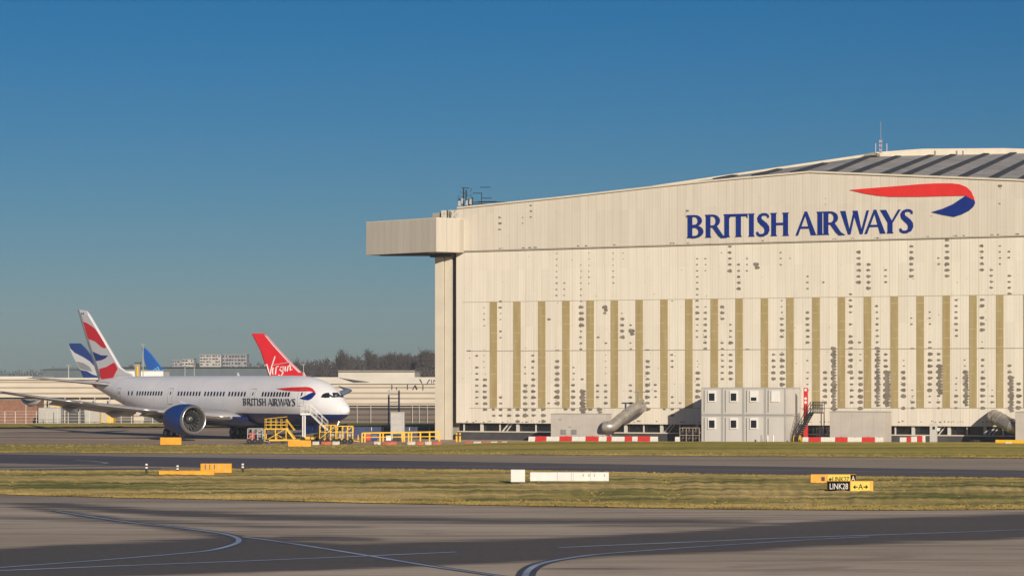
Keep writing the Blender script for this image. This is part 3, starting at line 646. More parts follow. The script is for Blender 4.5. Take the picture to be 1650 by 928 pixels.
# ------------------------------------------------------------------ portable cabins in front of the hangar
CO = 7.6
cxs = [1130, 1164, 1198, 1233, 1266]
zmid = wp(1200, 668.5, CO).z; ztopc = wp(1130, 624, CO).z
pos_words = ['far left', 'second from left', 'third from left', 'right hand end']
for r_ in range(2):
    for i in range(4):
        a, b = wp(cxs[i], 700, CO), wp(cxs[i + 1], 700, CO); x0, x1 = a.x + .012, b.x - .012; y0 = a.y
        z0, z1 = (.02, zmid - .01) if r_ == 0 else (zmid + .01, ztopc)
        haswin = not (r_ == 0 and i == 3)
        kind = {(1, 2): 'window with half lowered shutter', (1, 3): 'closed white shutter'}.get((r_, i), 'small dark square window' if haswin else 'plain blank front')
        t = thing('portable_cabin', f"{'upper' if r_ else 'lower'} grey cabin, {pos_words[i]} of the two storey block, {kind}", 'portable cabin', HM @ Vector(((x0 + x1) / 2, y0 + 3, z0)), -TH, 'stacked grey site cabins by the hangar')
        c = W[t].inverted() @ HM; 
        def lb(mb): mb.v = [c @ v for v in mb.v]; return mb
        lb(MB().box(x0 + .05, x1 - .05, y0 + .05, y0 + 6, z0 + .05, z1 - .05)).build('body', M['cabin'], t)
        mb = MB(); e = .13
        for xx in (x0, x1 - e): mb.box(xx, xx + e, y0, y0 + .2, z0, z1); mb.box(xx, xx + e, y0 + 5.85, y0 + 6.05, z0, z1)
        mb.box(x0 + e, x1 - e, y0 + .01, y0 + .15, z1 - .16, z1 - .004); mb.box(x0 + e, x1 - e, y0 + .01, y0 + .15, z0 + .004, z0 + .16)
        mb.box(x1 - .1, x1 - .005, y0 + .2, y0 + 5.85, z1 - .15, z1 - .004); mb.box(x1 - .1, x1 - .005, y0 + .2, y0 + 5.85, z0 + .004, z0 + .15)
        lb(mb).build('frame', M['cabin_frame'], t)
        lb(MB().bar((x0 + .38, y0 - .03, z1 - .3), (x0 + .38, y0 - .03, z0 + .3), .05)).build('drain_pipe', M['steel'], t)
        if haswin:
            px0 = [1141, 1176, 1208.5, 1243][i]; py0 = 629.5 if r_ else 673
            ww = 12.6; hh = 18
            aa, bb = wp(px0, py0 + hh, CO), wp(px0 + ww, py0, CO)
            if r_ == 1 and i == 1: pass
            f = lb(MB().box(aa.x, bb.x, y0 - .07, y0 + .04, aa.z, bb.z)).build('window', M['white'], t)
            if (r_, i) != (1, 3):
                top = .45 if (r_, i) != (1, 2) else .36; p0 = .22 if r_ == 0 else .13
                zz0 = aa.z + (bb.z - aa.z) * .12; zz1 = aa.z + (bb.z - aa.z) * (.78 if (r_, i) != (1, 2) else .42)
                lb(MB().box(aa.x + .14, bb.x - .14, y0 - .1, y0 - .072, zz0, zz1)).build('pane', M['glass'], f)
# white bollards before the cabins
for i, x in enumerate((1227, 1237, 1246)):
    p = HM @ wp(x, 711, CO + 1.2); p.z = 0
    t = thing('bollard', ['leftmost', 'middle', 'rightmost'][i] + ' of three thin white posts before the grey cabins', 'bollard', p, 0, 'thin white posts before the cabins')
    MB().lathe([(0, 0), (0, .09), (1.05, .09), (1.12, 0)], (0, 0, 0), 'z', 10).build('post', M['white'] if i else M['steel'], t)
    MB().lathe([(0, 0), (0, .16), (.05, .16), (.05, .1)], (0, 0, .004), 'z', 10).build('base', M['steel'], t)

# red column banner and black stair
def hthing(name, label, cat, px, off, group=None):
    p = wp(px, 700, off); return thing(name, label, cat, HM @ Vector((p.x, p.y, 0)), -TH, group)
def hl(t, mb): c = W[t].inverted() @ HM; mb.v = [c @ v for v in mb.v]; return mb
t = hthing('red_display_post', 'tall narrow red board with pale round marks beside the cabin stairs', 'sign', 1298, 5.0)
hl(t, hbox(MB(), 1294.6, 1301, 624.5, 700, 5.0, .25, 0)).build('board', M['red'], t)
hl(t, hbox(MB(), 1293, 1294.6, 625, 664, 5.0, .2)).build('edge', M['white'], t)
for y in (628, 642, 648): 
    p = wp(1298, y, 5.03); hl(t, MB().lathe([(0, 0), (0, .16), (.02, .16)], p, 'y', 12)).build('disc_mark', M['white'], t)
t = hthing('external_staircase', 'black steel escape stair climbing right beside the grey cabins', 'staircase', 1300, 6.0)
so_ = 6.2; s0, s1 = wp(1277, 711, so_), wp(1306, 664, so_); s0.z = 0
for dy, nm in ((0, 'stringer'), (1.1, 'stringer')):
    hl(t, MB().bar(s0 + Vector((0, dy, .1)), s1 + Vector((0, dy, 0)), .08, .28)).build(nm, M['black'], t)
    mb = MB()
    for k in range(7):
        p = s0.lerp(s1, k / 6) + Vector((0, dy, 0)); mb.bar(p, p + Vector((0, 0, 1.15)), .05)
    for h in (.6, 1.15): mb.bar(s0 + Vector((0, dy, h)), s1 + Vector((0, dy, h)), .06)
    hl(t, mb).build('handrail', M['black'], t)
for k in range(1, 15):
    p = s0.lerp(s1, k / 15); hl(t, MB().box(p.x - .16, p.x + .16, p.y + .06, p.y + 1.04, p.z - .02, p.z + .03)).build('tread', M['steel'], t)
e = wp(1324, 664, so_)
hl(t, MB().box(s1.x + .04, e.x, s1.y, s1.y + 1.2, s1.z - .12, s1.z)).build('platform', M['black'], t)
mb = MB(); n = 6
for k in range(n + 1):
    x = s1.x + (e.x - s1.x) * k / n
    for dy in (0, 1.2): mb.bar((x, s1.y + dy, s1.z), (x, s1.y + dy, s1.z + 1.2), .05)
for h in (.4, .8, 1.2):
    for dy in (0, 1.2): mb.bar((s1.x, s1.y + dy, s1.z + h), (e.x, s1.y + dy, s1.z + h), .05)
    mb.bar((e.x, s1.y, s1.z + h), (e.x, s1.y + 1.2, s1.z + h), .05)
hl(t, mb).build('guard_rail', M['black'], t)
mb = MB()
for dy in (0, 1.2): mb.bar((e.x - .05, s1.y + dy, 0), (e.x - .05, s1.y + dy, s1.z - .12), .09)
hl(t, mb).build('support_leg', M['black'], t)

def frame_rack(px0, px1, y0, off, label, cat, nx, nz, m, name='steel_rack', infill=None, depth=1.0):
    t = hthing(name, label, cat, (px0 + px1) / 2, off)
    a, b = wp(px0, y0, off), wp(px1, y0, off); mb = MB()
    for i in range(nx + 1):
        x = a.x + (b.x - a.x) * i / nx
        for dy in (0, depth): mb.bar((x, a.y + dy, 0), (x, a.y + dy, a.z), .09)
    for k in range(nz + 1):
        z = .12 + (a.z - .12) * k / nz
        for dy in (0, depth): mb.bar((a.x, a.y + dy, z), (b.x, a.y + dy, z), .08)
    hl(t, mb).build('frame', m, t)
    if infill:
        for i in range(nx):
            for k in range(nz):
                x = a.x + (b.x - a.x) * (i + .5) / nx; z = .2 + (a.z - .2) * k / nz; mb = MB()
                mb.tube([(x - .3, a.y + .2, z + .3), (x, a.y + .5, z + .5), (x + .3, a.y + .6, z + .2)], .16, 6); hl(t, mb).build('stored_tube', infill, t)
    return t
frame_rack(1095.5, 1127, 689, 8, 'brown storage rack of pipe ends left of the cabins', 'rack', 3, 2, M['wood'], infill=M['dark'])
frame_rack(1316, 1334, 689, 4, 'pale open railing frame between stairs and grey plant box', 'railing', 3, 2, M['steel'], 'railing_frame')
# yellow/dark hose reel at the stair foot
t = hthing('hose_reel', 'small yellow drum lying at the foot of the black stair', 'drum', 1285, 8.2)
p = wp(1285, 708, 8.2); 
hl(t, MB().lathe([(-.35, 0), (-.35, .55), (-.28, .55), (-.28, .38), (.28, .38), (.28, .55), (.35, .55), (.35, 0)], (p.x, p.y, .56), 'x', 18)).build('drum', M['yellow'], t)
hl(t, MB().lathe([(-.27, .5), (.27, .5)], (p.x, p.y, .56), 'x', 18)).build('hose', M['black'], t)

# plant boxes
def plant_box(x0, x1, y0, off, depth, label, m=M['plant'], vents=(), ribs_=False):
    t = hthing('plant_housing', label, 'plant housing', (x0 + x1) / 2, off)
    a, b = wp(x0, y0, off), wp(x1, y0, off)
    hl(t, MB().box(a.x, b.x, a.y, a.y + depth, .15, a.z)).build('body', m, t, bevel=.03)
    hl(t, MB().box(a.x - .05, b.x + .05, a.y - .05, a.y + depth + .05, a.z, a.z + .08)).build('lid', M['cabin_frame'], t)
    hl(t, MB().box(a.x + .1, b.x - .1, a.y + .1, a.y + depth - .1, 0, .15)).build('skid', M['dark'], t)
    mb = MB()
    for k in range(1, 5):
        x = a.x + (b.x - a.x) * k / 5; mb.box(x - .015, x + .015, a.y - .012, a.y - .002, .3, a.z - .1)
    hl(t, mb).build('panel_joint', M['cabin_frame'], t)
    for vx, vy, vw, vh in vents:
        c0, c1 = wp(vx, vy + vh, off + .03), wp(vx + vw, vy, off + .03); v = hl(t, MB().box(c0.x, c1.x, c0.y, c0.y + .028, c0.z, c1.z)).build('vent_grille', M['steel'], t)
    return t
plant_box(887.5, 975, 667, 7.5, 2.2, 'grey plant box with louvres joined to bent duct', vents=((903, 692, 9, 8), (920, 692, 9, 8), (900, 675, 4, 1.2), (916, 687, 4, 1.2)))
plant_box(1337, 1425, 663.5, 7.5, 3.2, 'long plain grey plant box right of the black stair')
plant_box(1636, 1740, 664, 7.5, 3.0, 'pale grey plant box cut by the right frame edge')
def duct(label, pts, r, px):
    t = hthing('bent_duct', label, 'duct', px, 5)
    g = [Vector(p) for p in pts]; P3 = []
    for i in range(len(g) - 1):
        p0, p1, p2, p3 = g[max(i - 1, 0)], g[i], g[i + 1], g[min(i + 2, len(g) - 1)]
        for k in range(4): u = k / 4; P3.append(.5 * ((2 * p1) + (p2 - p0) * u + (2 * p0 - 5 * p1 + 4 * p2 - p3) * u * u + (3 * p1 - p0 - 3 * p2 + p3) * u ** 3))
    P3.append(g[-1])
    hl(t, MB().tube(P3, r, 20)).build('duct_tube', M['duct'], t, smooth=True)
    for i in (4, len(P3) // 2, len(P3) - 8):
        d = (P3[i + 1] - P3[i - 1]).normalized() * .06; hl(t, MB().tube([P3[i] - d, P3[i] + d], r * 1.06, 20)).build('flange', M['steel'], t)
    return t
dp = [wp(972, 687, 8.0), wp(980, 687.5, 7.9), wp(988, 685.5, 7.4), wp(998, 676.5, 6.4), wp(1010, 667.5, 5.2), wp(1020, 659.5, 4.2), wp(1028, 656.5, 3.2), wp(1033, 656.5, 1.8), wp(1033, 656, .1)]
t = duct('silver bent duct rising right from the plant box into the wall', dp, .66, 1005)
hl(t, MB().bar(wp(1028, 655, 3), wp(1028, 632, 3), .12).bar(wp(1022, 631.5, 3), wp(1041, 631.5, 3), .12).bar(wp(1038, 655, 3), wp(1036, 643, 3), .2)).build('bracket', M['steel'], t)
dp = [wp(1640, 688, 6.2), wp(1630, 686, 6), wp(1620, 681, 5.6), wp(1610, 675, 4.4), wp(1604, 672, 2.4), wp(1602, 671, .15)]
duct('shadowed silver duct at the far right beside pale plant box', dp, .8, 1620)
# grey control cabinet
t = hthing('control_cabinet', 'slim pale grey cabinet with dark square against the plinth', 'cabinet', 1503, 4)
hl(t, hbox(MB(), 1498, 1508.5, 682, 700, 4, .6, 0)).build('body', M['cabin'], t, bevel=.02)
hl(t, hbox(MB(), 1502.5, 1506.5, 687, 691.5, 4.03, .03)).build('screen', M['glass'], t)
hl(t, hbox(MB(), 1509, 1513.5, 689, 694, 4, .4)).build('side_box', M['white'], t)

# ------------------------------------------------------------------ red and white barriers
def barrier(x0, x1, y0, m, word, label, off=9.3, grp='red and white water filled barriers before the hangar', tilt=0):
    t = hthing('road_barrier', label, 'barrier', (x0 + x1) / 2, off, grp)
    a, b = wp(x0, y0, off), wp(x1, y0, off); L = b.x - a.x - .03; h = a.z
    c = (a.x + b.x) / 2; prof = [(-.3, .0), (.3, .0), (.3, .16), (.16, .36), (.12, h), (-.12, h), (-.16, .36), (-.3, .16)]
    hl(t, MB().prism([(c - L / 2, a.y + y, z) for y, z in prof], (L, 0, 0))).build('shell', m, t, bevel=.025)
    hl(t, MB().box(c - L / 2 + .2, c - L / 2 + .5, a.y - .32, a.y - .24, .0, .1).box(c + L / 2 - .5, c + L / 2 - .2, a.y - .32, a.y - .24, 0, .1)).build('foot', m, t)
    hl(t, MB().lathe([(0, .0), (0, .07), (.05, .07), (.05, 0)], (c, a.y, h), 'z', 8)).build('filler_cap', M['dark'], t)
segs = [(852, 863, 'w'), (863, 881, 'r'), (881, 902, 'w'), (902, 922, 'r'), (922, 944, 'w'), (944, 965, 'r'), (965, 978, 'w'), (978, 986, 'r'), (986, 1007, 'w'), (1007, 1019, 'r'), (1019, 1028, 'w'), (1028, 1048, 'r'), (1048, 1060, 'w')]
ordn = ['first', 'second', 'third', 'fourth', 'fifth', 'sixth', 'seventh', 'eighth', 'ninth', 'tenth', 'eleventh', 'twelfth', 'thirteenth']
for i, (a, b, c) in enumerate(segs):
    barrier(a, b, 703 - (1 if c == 'r' else 0) * .5, M['red'] if c == 'r' else M['barrier_white'], i, f"{'red' if c == 'r' else 'white'} barrier, {ordn[i]} from left in the row before plant box and duct")
barrier(1088, 1095, 703.5, M['barrier_white'], 0, 'lone white barrier block between the long row and pipe rack')
segs = [(1293, 1303, 'w'), (1303, 1323, 'r'), (1323, 1346, 'w'), (1346, 1366, 'r'), (1366, 1389, 'w'), (1389, 1410, 'r'), (1410, 1423, 'w')]
for i, (a, b, c) in enumerate(segs):
    barrier(a, b, 704, M['red'] if c == 'r' else M['barrier_white'], i, f"{'red' if c == 'r' else 'white'} barrier, {ordn[i]} from left in the row right of the cabins")
segs = [(1450, 1461, 'w'), (1461.3, 1468, 'r'), (1468.3, 1478, 'w'), (1478.3, 1486, 'r'), (1486.3, 1491, 'w')]
for i, (a, b, c) in enumerate(segs):
    barrier(a, b, 704.2 - i * .7, M['red'] if c == 'r' else M['barrier_white'], i, f"{'red' if c == 'r' else 'white'} barrier, {ordn[i]} from left in the short row by the cabinet", grp='short row of barriers by the cabinet')
# low kerb logs at left
logs = [(503, 515, 'w'), (517, 535, 'r'), (535, 548, 'w'), (602, 614, 'w'), (616, 640, 'r'), (656, 670, 'w'), (670, 684, 'r'), (684, 696, 'w'), (697, 712, 'r'), (748, 761, 'r'), (762, 776, 'w'), (776, 789, 'r'), (790, 802, 'w'), (802, 808, 'r'), (808, 818, 'w')]
cnt_l = {}
for i, (a, b, c) in enumerate(logs):
    p0, p1 = G(a, 716.5), G(b, 716.5); mb = MB(); k = 'red' if c == 'r' else 'white'
    y = p0.y; mb.prism([(p0.x + .04, y - .25, .0), (p0.x + .04, y + .25, 0), (p0.x + .04, y + .17, .40), (p0.x + .04, y - .17, .40)], (p1.x - p0.x - .08, 0, 0))
    where = 'below the aircraft stairs' if a < 560 else 'before the yellow rail' if a < 720 else 'at the hangar corner'
    cnt_l[(where, k)] = cnt_l.get((where, k), 0) + 1; 
    single(mb, 'kerb_block', M['kerb_red'] if c == 'r' else M['kerb_white'], f"{ordn[cnt_l[(where, k)] - 1]} low {k} kerb block from left lying {where}", 'kerb block', 'low red and white kerb blocks', bevel=.03)
# yellow low rail at the far right
t = hthing('yellow_barrier_rail', 'low yellow rail on white foot at the right frame edge', 'barrier', 1625, 10.5)
hl(t, hbox(MB(), 1604, 1720, 709.3, 713.5, 10.5, .2)).build('rail', M['yellow'], t)
hl(t, hbox(MB(), 1620, 1629, 712.5, 717, 10.8, .5, 0)).build('foot', M['white'], t)
t = hthing('tyre_stack', 'dark old tyres lying by the plinth near the right edge', 'tyres', 1572, 6)
for k in range(2):
    p = wp(1570 + k * .6, 700, 6); hl(t, MB().lathe([(0, .3), (0, .52), (.08, .6), (.25, .6), (.33, .52), (.33, .3), (0, .3)], (p.x, p.y, .36 * k + .02), 'z', 18)).build('tyre', M['rubber'], t, smooth=True)

# ------------------------------------------------------------------ aircraft
FUS = [(0, 3.84, 3.76, .04), (.03, 3.97, 3.64, .17), (.1, 4.08, 3.53, .30), (.3, 4.29, 3.33, .53), (.6, 4.54, 3.1, .77), (1, 4.84, 2.88, 1.02), (2, 5.52, 2.55, 1.49), (3, 6.2, 2.32, 1.88), (4, 6.72, 2.18, 2.2), (5.5, 7.28, 2.06, 2.53), (7.5, 7.72, 2.0, 2.78), (10, 7.93, 2.0, 2.885), (20, 7.95, 2.0, 2.885),
       (40, 7.95, 2.0, 2.885), (44, 7.95, 2.35, 2.83), (48, 7.93, 3.1, 2.6), (52, 7.88, 4.05, 2.2), (56, 7.75, 5.1, 1.65), (59, 7.55, 5.95, 1.1), (61, 7.3, 6.45, .65), (61.8, 7.05, 6.8, .2)]
def fus(d):
    d = min(max(d, 0), 61.8)
    for i in range(len(FUS) - 1):
        if FUS[i][0] <= d <= FUS[i + 1][0]: break
    a, b = FUS[i], FUS[i + 1]; p, n = FUS[max(i - 1, 0)], FUS[min(i + 2, len(FUS) - 1)]; t = (d - a[0]) / (b[0] - a[0]); r = []
    for k in (1, 2, 3):
        h = b[0] - a[0]; ma = (b[k] - p[k]) / (b[0] - p[0]) if i > 0 else (b[k] - a[k]) / h; mb_ = (n[k] - a[k]) / (n[0] - a[0])
        if abs(b[k] - a[k]) < 1e-6: ma = mb_ = 0
        r.append((2 * t ** 3 - 3 * t * t + 1) * a[k] + (t ** 3 - 2 * t * t + t) * h * ma + (-2 * t ** 3 + 3 * t * t) * b[k] + (t ** 3 - t * t) * h * mb_)
    return r
def surf(d, z, side=-1, off=0.0):
    t, b, hw = fus(d); zc, rh = (t + b) / 2, (t - b) / 2; q = max(0, 1 - ((z - zc) / rh) ** 2); return side * (hw * math.sqrt(q) + off)
def fus_mat(name, lower, cone=None, zline=3.36):
    m, t, b = new_mat(name); tc = nn(t, 'ShaderNodeTexCoord'); sp = nn(t, 'ShaderNodeSeparateXYZ'); t.links.new(tc.outputs['Object'], sp.inputs[0])
    n = noise(t, .3, 5, (1, 1, 2)); base = ramp(t, n, [(.3, (.80, .79, .81)), (.7, (.88, .87, .88))])
    jn = mathn(t, 'LESS_THAN', mathn(t, 'MODULO', mathn(t, 'ADD', sp.outputs[0], 200), 5.7), .05); base = mixc(t, base, (.5, .5, .51), mathn(t, 'MULTIPLY', jn, .6))
    c = mixc(t, base, lower, mathn(t, 'LESS_THAN', sp.outputs[2], zline))
    if cone: c = mixc(t, c, cone, mathn(t, 'LESS_THAN', sp.outputs[0], -58.9))
    t.links.new(c, b.inputs['Base Color']); b.inputs['Roughness'].default_value = .42; b.inputs['Coat Weight'].default_value = .12; b.inputs['Coat Roughness'].default_value = .15; return m
def wing_mesh(secs, side):                      # secs: (y, xLE, xTE, z, thick)
    prof = [(0, 0), (.02, .35), (.08, .68), (.2, .95), (.35, 1), (.55, .8), (.8, .38), (1, .02), (.8, -.2), (.55, -.42), (.35, -.5), (.2, -.5), (.08, -.4), (.02, -.25)]
    mb = MB(); n = len(prof); vs = []
    for y, le, te, z, th in secs:
        for u, v in prof: vs.append((le + (te - le) * u, side * y, z + v * th * .6))
    fs = [(i * n + k, i * n + (k + 1) % n, (i + 1) * n + (k + 1) % n, (i + 1) * n + k) for i in range(len(secs) - 1) for k in range(n)]
    fs += [tuple(range(n)), tuple((len(secs) - 1) * n + k for k in range(n))]; mb.add(vs, fs); return mb
def wing_z(y): q = max(y - 2.5, 0); return 2.75 + q * .080 + .0024 * q * q
def wing_le(y): return -20.3 - (y - 2.2) * .70 - max(0, y - 25.5) * .55
def wing_te(y): return -33.0 - max(0, y - 9.5) * .42 - max(0, y - 27) * .15
def inv_plane(root, px, py, yl):
    Mi = W[root].inverted(); o = Mi @ Vector((0, 0, CH)); d = Mi.to_3x3() @ Vector(((px - CX) / F, 1, -(py - HY) / F)); t = (yl - o.y) / d.y; return o + d * t
def side_pt(root, px, py):
    y = -2.88
    for k in range(4): p = inv_plane(root, px, py, y); y = surf(-p.x, p.z)
    return p
def airliner(label, loc, rz, fusm, nacm, finm, detail=True, wingtip=None):
    t = thing('airliner', label, 'airliner', loc, rz)
    ds = [.0, .01, .03, .06, .1, .2, .3, .45, .6, .8, 1, 1.4, 1.8, 2.3, 2.8, 3.4, 4, 4.8, 5.6, 6.6, 7.5, 8.7, 10] + list(range(12, 41, 2)) + [42, 44, 46, 48, 50, 52, 54, 56, 57.5, 59, 60, 61, 61.5, 61.8]
    n = 48; vs = []; 
    for d in ds:
        a, b, hw = fus(d); 
        for k in range(n): an = 2 * math.pi * k / n; vs.append((-d, hw * math.cos(an), (a + b) / 2 + (a - b) / 2 * math.sin(an)))
    mb = MB(); mb.add(vs, [(i * n + k, i * n + (k + 1) % n, (i + 1) * n + (k + 1) % n, (i + 1) * n + k) for i in range(len(ds) - 1) for k in range(n)] + [tuple(range(n)), tuple((len(ds) - 1) * n + k for k in range(n))])
    mb.build('fuselage', fusm, t, smooth=True)
    # belly fairing
    mb = MB(); vs = []; fd = [(18.5, .1), (20, .75), (22.5, 1), (30, 1), (34, .9), (37, .55), (39, .1)]
    for d, k in fd:
        for j in range(13): a = math.pi + math.pi * j / 12; vs.append((-d, (2.2 + .95 * k) * math.cos(a), 2.9 + (.95 + .33 * k) * math.sin(a)))
    mb.add(vs, [(i * 13 + k, i * 13 + k + 1, (i + 1) * 13 + k + 1, (i + 1) * 13 + k) for i in range(len(fd) - 1) for k in range(12)]); mb.build('belly_fairing', fusm, t, smooth=True)
    for side in (-1, 1):
        secs = [(y, wing_le(y), wing_te(y), wing_z(y), (wing_le(y) - wing_te(y)) * lerp([(2, .13), (10, .105), (30, .085)], y)) for y in (1.5, 4, 7, 9.5, 13, 17, 21, 24.5, 26.8)]
        secs.append((29.0, -44.6, -44.9, 6.6, .05))
        wg = wing_mesh(secs, side).build('wing', M['wing'], t, smooth=True)
        if detail:
            mb = MB()
            for y0, y1 in ((3.2, 9), (10.5, 18), (18.3, 26)):
                le = [(wing_le(y) + .03, side * y, wing_z(y) + .02) for y in np.linspace(y0, y1, 6)]; mb.tube(le, .09, 6)
            mb.build('leading_edge_slat', M['silver'], wg, smooth=True)
            for y in (6.4, 12.5, 17.5, 22):
                te = wing_te(y); z = wing_z(y); mb = MB()
                mb.tube([(te + 3.4, side * y, z - .3), (te + 2.2, side * y, z - .65), (te + .6, side * y, z - .75), (te - .9, side * y, z - .45), (te - 1.8, side * y, z - .15)], [.05, .32, .36, .24, .04], 10); mb.build('flap_fairing', M['wing'], wg, smooth=True)
            mb = MB()
            for y0, y1 in ((3.2, 9.0), (10, 19.5)):
                for a, b in ((y0, y1),):
                    mb.add([(wing_te(a) + .9, side * a, wing_z(a) - .02), (wing_te(b) + .7, side * b, wing_z(b) - .02), (wing_te(b) - .35, side * b, wing_z(b) - .4), (wing_te(a) - .6, side * a, wing_z(a) - .6),
                            (wing_te(a) + .9, side * a, wing_z(a) - .25), (wing_te(b) + .7, side * b, wing_z(b) - .2), (wing_te(b) - .35, side * b, wing_z(b) - .44), (wing_te(a) - .6, side * a, wing_z(a) - .66)],
                           [(0, 1, 2, 3), (7, 6, 5, 4), (0, 4, 5, 1), (1, 5, 6, 2), (2, 6, 7, 3), (3, 7, 4, 0)])
            mb.build('flap', M['wing'], wg)
        # engine
        ex, ey, ez = -18.5, side * 9.8, 2.62
        en = MB().lathe([(-.05, 1.60), (-.25, 1.72), (-.7, 1.81), (-1.8, 1.90), (-3, 1.86), (-4.2, 1.68), (-5.2, 1.42), (-5.2, 1.36), (-4.4, 1.45)], (ex, ey, ez), 'x', 48).build('engine', nacm, t, smooth=True)
        MB().lathe([(-.9, 1.43), (-.35, 1.44), (-.1, 1.50), (0.02, 1.58), (-.0, 1.66), (-.12, 1.72), (-.3, 1.77), (-.42, 1.79)], (ex, ey, ez), 'x', 48).build('inlet_lip', M['silver'], en, smooth=True)
        if detail:
            MB().lathe([(-.9, 1.43), (-1.5, 1.42), (-1.6, 0.0)], (ex, ey, ez), 'x', 40).build('inlet_duct', M['dark'], en, smooth=True)
            mb = MB()
            for k in range(18):
                a = 2 * math.pi * k / 18; r0, r1 = .42, 1.40
                def q(r, da, dx): return (ex - 1.25 + dx, ey + math.cos(a + da) * r, ez + math.sin(a + da) * r)
                mb.add([q(r0, -.16, .08), q(r0, .16, -.22), q(1.0, .06, -.2), q(r1, .12, -.12), q(r1, -.10, .12), q(1.0, -.12, .1)], [(0, 1, 2, 5), (5, 2, 3, 4)])
            mb.build('fan_blades', M['black'], en)
            MB().lathe([(-.55, 0), (-.65, .12), (-.85, .28), (-1.1, .40), (-1.3, .45)], (ex, ey, ez), 'x', 24).build('spinner', M['dark'], en, smooth=True)
            MB().tube([(ex - .82, ey + .22 * math.cos(a), ez + .22 * math.sin(a)) for a in np.linspace(0, 3.4, 8)], .045, 5).build('spinner_swirl', M['white'], en)
            MB().lathe([(-4.4, 1.0), (-5.3, .95), (-6.2, .72), (-6.2, .55), (-7.1, .12), (-7.2, 0)], (ex, ey, ez), 'x', 30).build('exhaust_cone', M['steel'], en, smooth=True)
        yy = 9.8; wl = wing_le(yy)
        mb = MB(); pts = [(ex - 1.2, 1.78), (ex - 3.2, 2.25), (wl + .2, wing_z(yy) + .3 - ez), (wl - 3.5, wing_z(yy) - .1 - ez), (wl - 5, wing_z(yy) - .4 - ez), (ex - 6.0, .8), (ex - 4.9, 1.2)]
        mb.prism([(x, ey - .22, ez + z) for x, z in pts], (0, .44, 0)); mb.build('pylon', M['planewhite'], t, bevel=.08)
        ss = [(y, -53.2 - (y - 1) * .78, -58.6 - (y - 1) * .42, 6.75 + (y - 1) * .11, lerp([(1, .6), (9.8, .2)], y)) for y in (.6, 3, 6, 9, 9.9)]
        ss[-1] = (9.9, -60.6, -62.3, 6.75 + 8.9 * .11, .1)
        wing_mesh(ss, side).build('tailplane', M['wing'], t, smooth=True)
    # landing gear
    def gear(x, y, rows, gap, r, ztop):
        mb = MB(); g = MB().tube([(x, y, r), (x, y, ztop)], .17, 10); g.tube([(x, y, 1.0), (x - 1.6 if x < -10 else x + 1.4, y, ztop)], .09, 8)
        if len(rows) > 1: g.bar((x + rows[0], y, r), (x + rows[-1], y, r), .28, .3)
        go = g.build('landing_gear', M['steel'], t)
        for rx in rows:
            for s in (-1, 1):
                wh = MB().lathe([(-.22, .25), (-.24, r * .75), (-.19, r * .95), (-.08, r), (.08, r), (.19, r * .95), (.24, r * .75), (.22, .25)], (x + rx, y + s * gap, r), 'y', 24).build('wheel', M['rubber'], go, smooth=True)
                MB().lathe([(-.245, 0), (-.245, .3), (-.2, .42), (.2, .42), (.245, .3), (.245, 0)], (x + rx, y + s * gap, r), 'y', 18).build('wheel_hub', M['steel'], go)
        return go
    if detail:
        gear(-5.9, 0, (0,), .45, .5, 2.6)
        for y in (-4.9, 4.9):
            go = gear(-31.7, y, (.73, -.73), .62, .68, 3.0)
            MB().box(-32.6, -30.8, y * 1.13 - .05, y * 1.13 + .05, 1.3, 2.8).build('gear_door', nacm, go)
        for x in (-4.6, -7.2): MB().box(x - .9, x + .9, -.75, -.7, 1.15, 2.2).build('nose_gear_door', nacm, t)
    return t
def put_fin(t, outline, m, name='fin', th=.22):
    pts = [inv_plane(t, x, y, 0) for x, y in outline]; zmin, zmax = min(p.z for p in pts), max(p.z for p in pts)
    cx_ = sum(p.x for p in pts) / len(pts); mb = MB(); n = len(pts)
    vs = [Vector((p.x, s * (th if True else 0), p.z)) for s in (-1, 1) for p in pts]
    # double-sided lens section: inner ring thick, outline thin
    cen = Vector((cx_, 0, sum(p.z for p in pts) / n)); inner = [p.lerp(cen, .12) for p in pts]
    vs = [Vector((p.x, 0, p.z)) for p in pts] + [Vector((p.x, -th, p.z)) for p in inner] + [Vector((p.x, th, p.z)) for p in inner]
    fs = [(i, (i + 1) % n, n + (i + 1) % n, n + i) for i in range(n)] + [(i, 2 * n + i, 2 * n + (i + 1) % n, (i + 1) % n) for i in range(n)] + [tuple(n + i for i in range(n)), tuple(2 * n + i for i in range(n))]
    mb.add(vs, fs); return mb.build(name, m, t, tri=True)
def fin_paint(t, fin, poly, m, name, lift=.25, both=True):
    mb = MB()
    for s in (-1, 1) if both else (-1,):
        pts = [inv_plane(t, x, y, 0) for x, y in poly]; mb.prism([(p.x, s * lift, p.z) for p in pts], (0, -s * .02, 0))
    o = mb.build(name, m, fin, tri=True); return o
def pose(nose_px, nose_Z, phi):
    X = (nose_px - CX) * nose_Z / F; return (X, nose_Z, 0), math.atan2(-math.cos(R(phi)), math.sin(R(phi)))
fm_main = fus_mat('fuselage_white_over_blue', (.006, .03, .17), (.45, .03, .05))
loc, rz_ = pose(0, 297, 38); loc = (-19.4, 297, 0)
ac = airliner('white wide-body airliner with navy belly and red white blue fin before the hangar', loc, rz_, fm_main, M['navy'], None)
c8b = lambda pts: [(90 + x * .1509, 490 + y * .1509) for x, y in pts]
fin = put_fin(ac, [(127.3, 498.5), (140.3, 500.5), (168, 547), (196, 595), (207, 603.5), (216, 607.5), (163, 611)], M['planewhite'])
fin_paint(ac, fin, c8b([(305, 185), (345, 200), (395, 232), (440, 268), (490, 345), (530, 412), (556, 462), (535, 470), (500, 455), (440, 400), (390, 378), (362, 372), (335, 290)]), M['tailred'], 'fin_red_band')
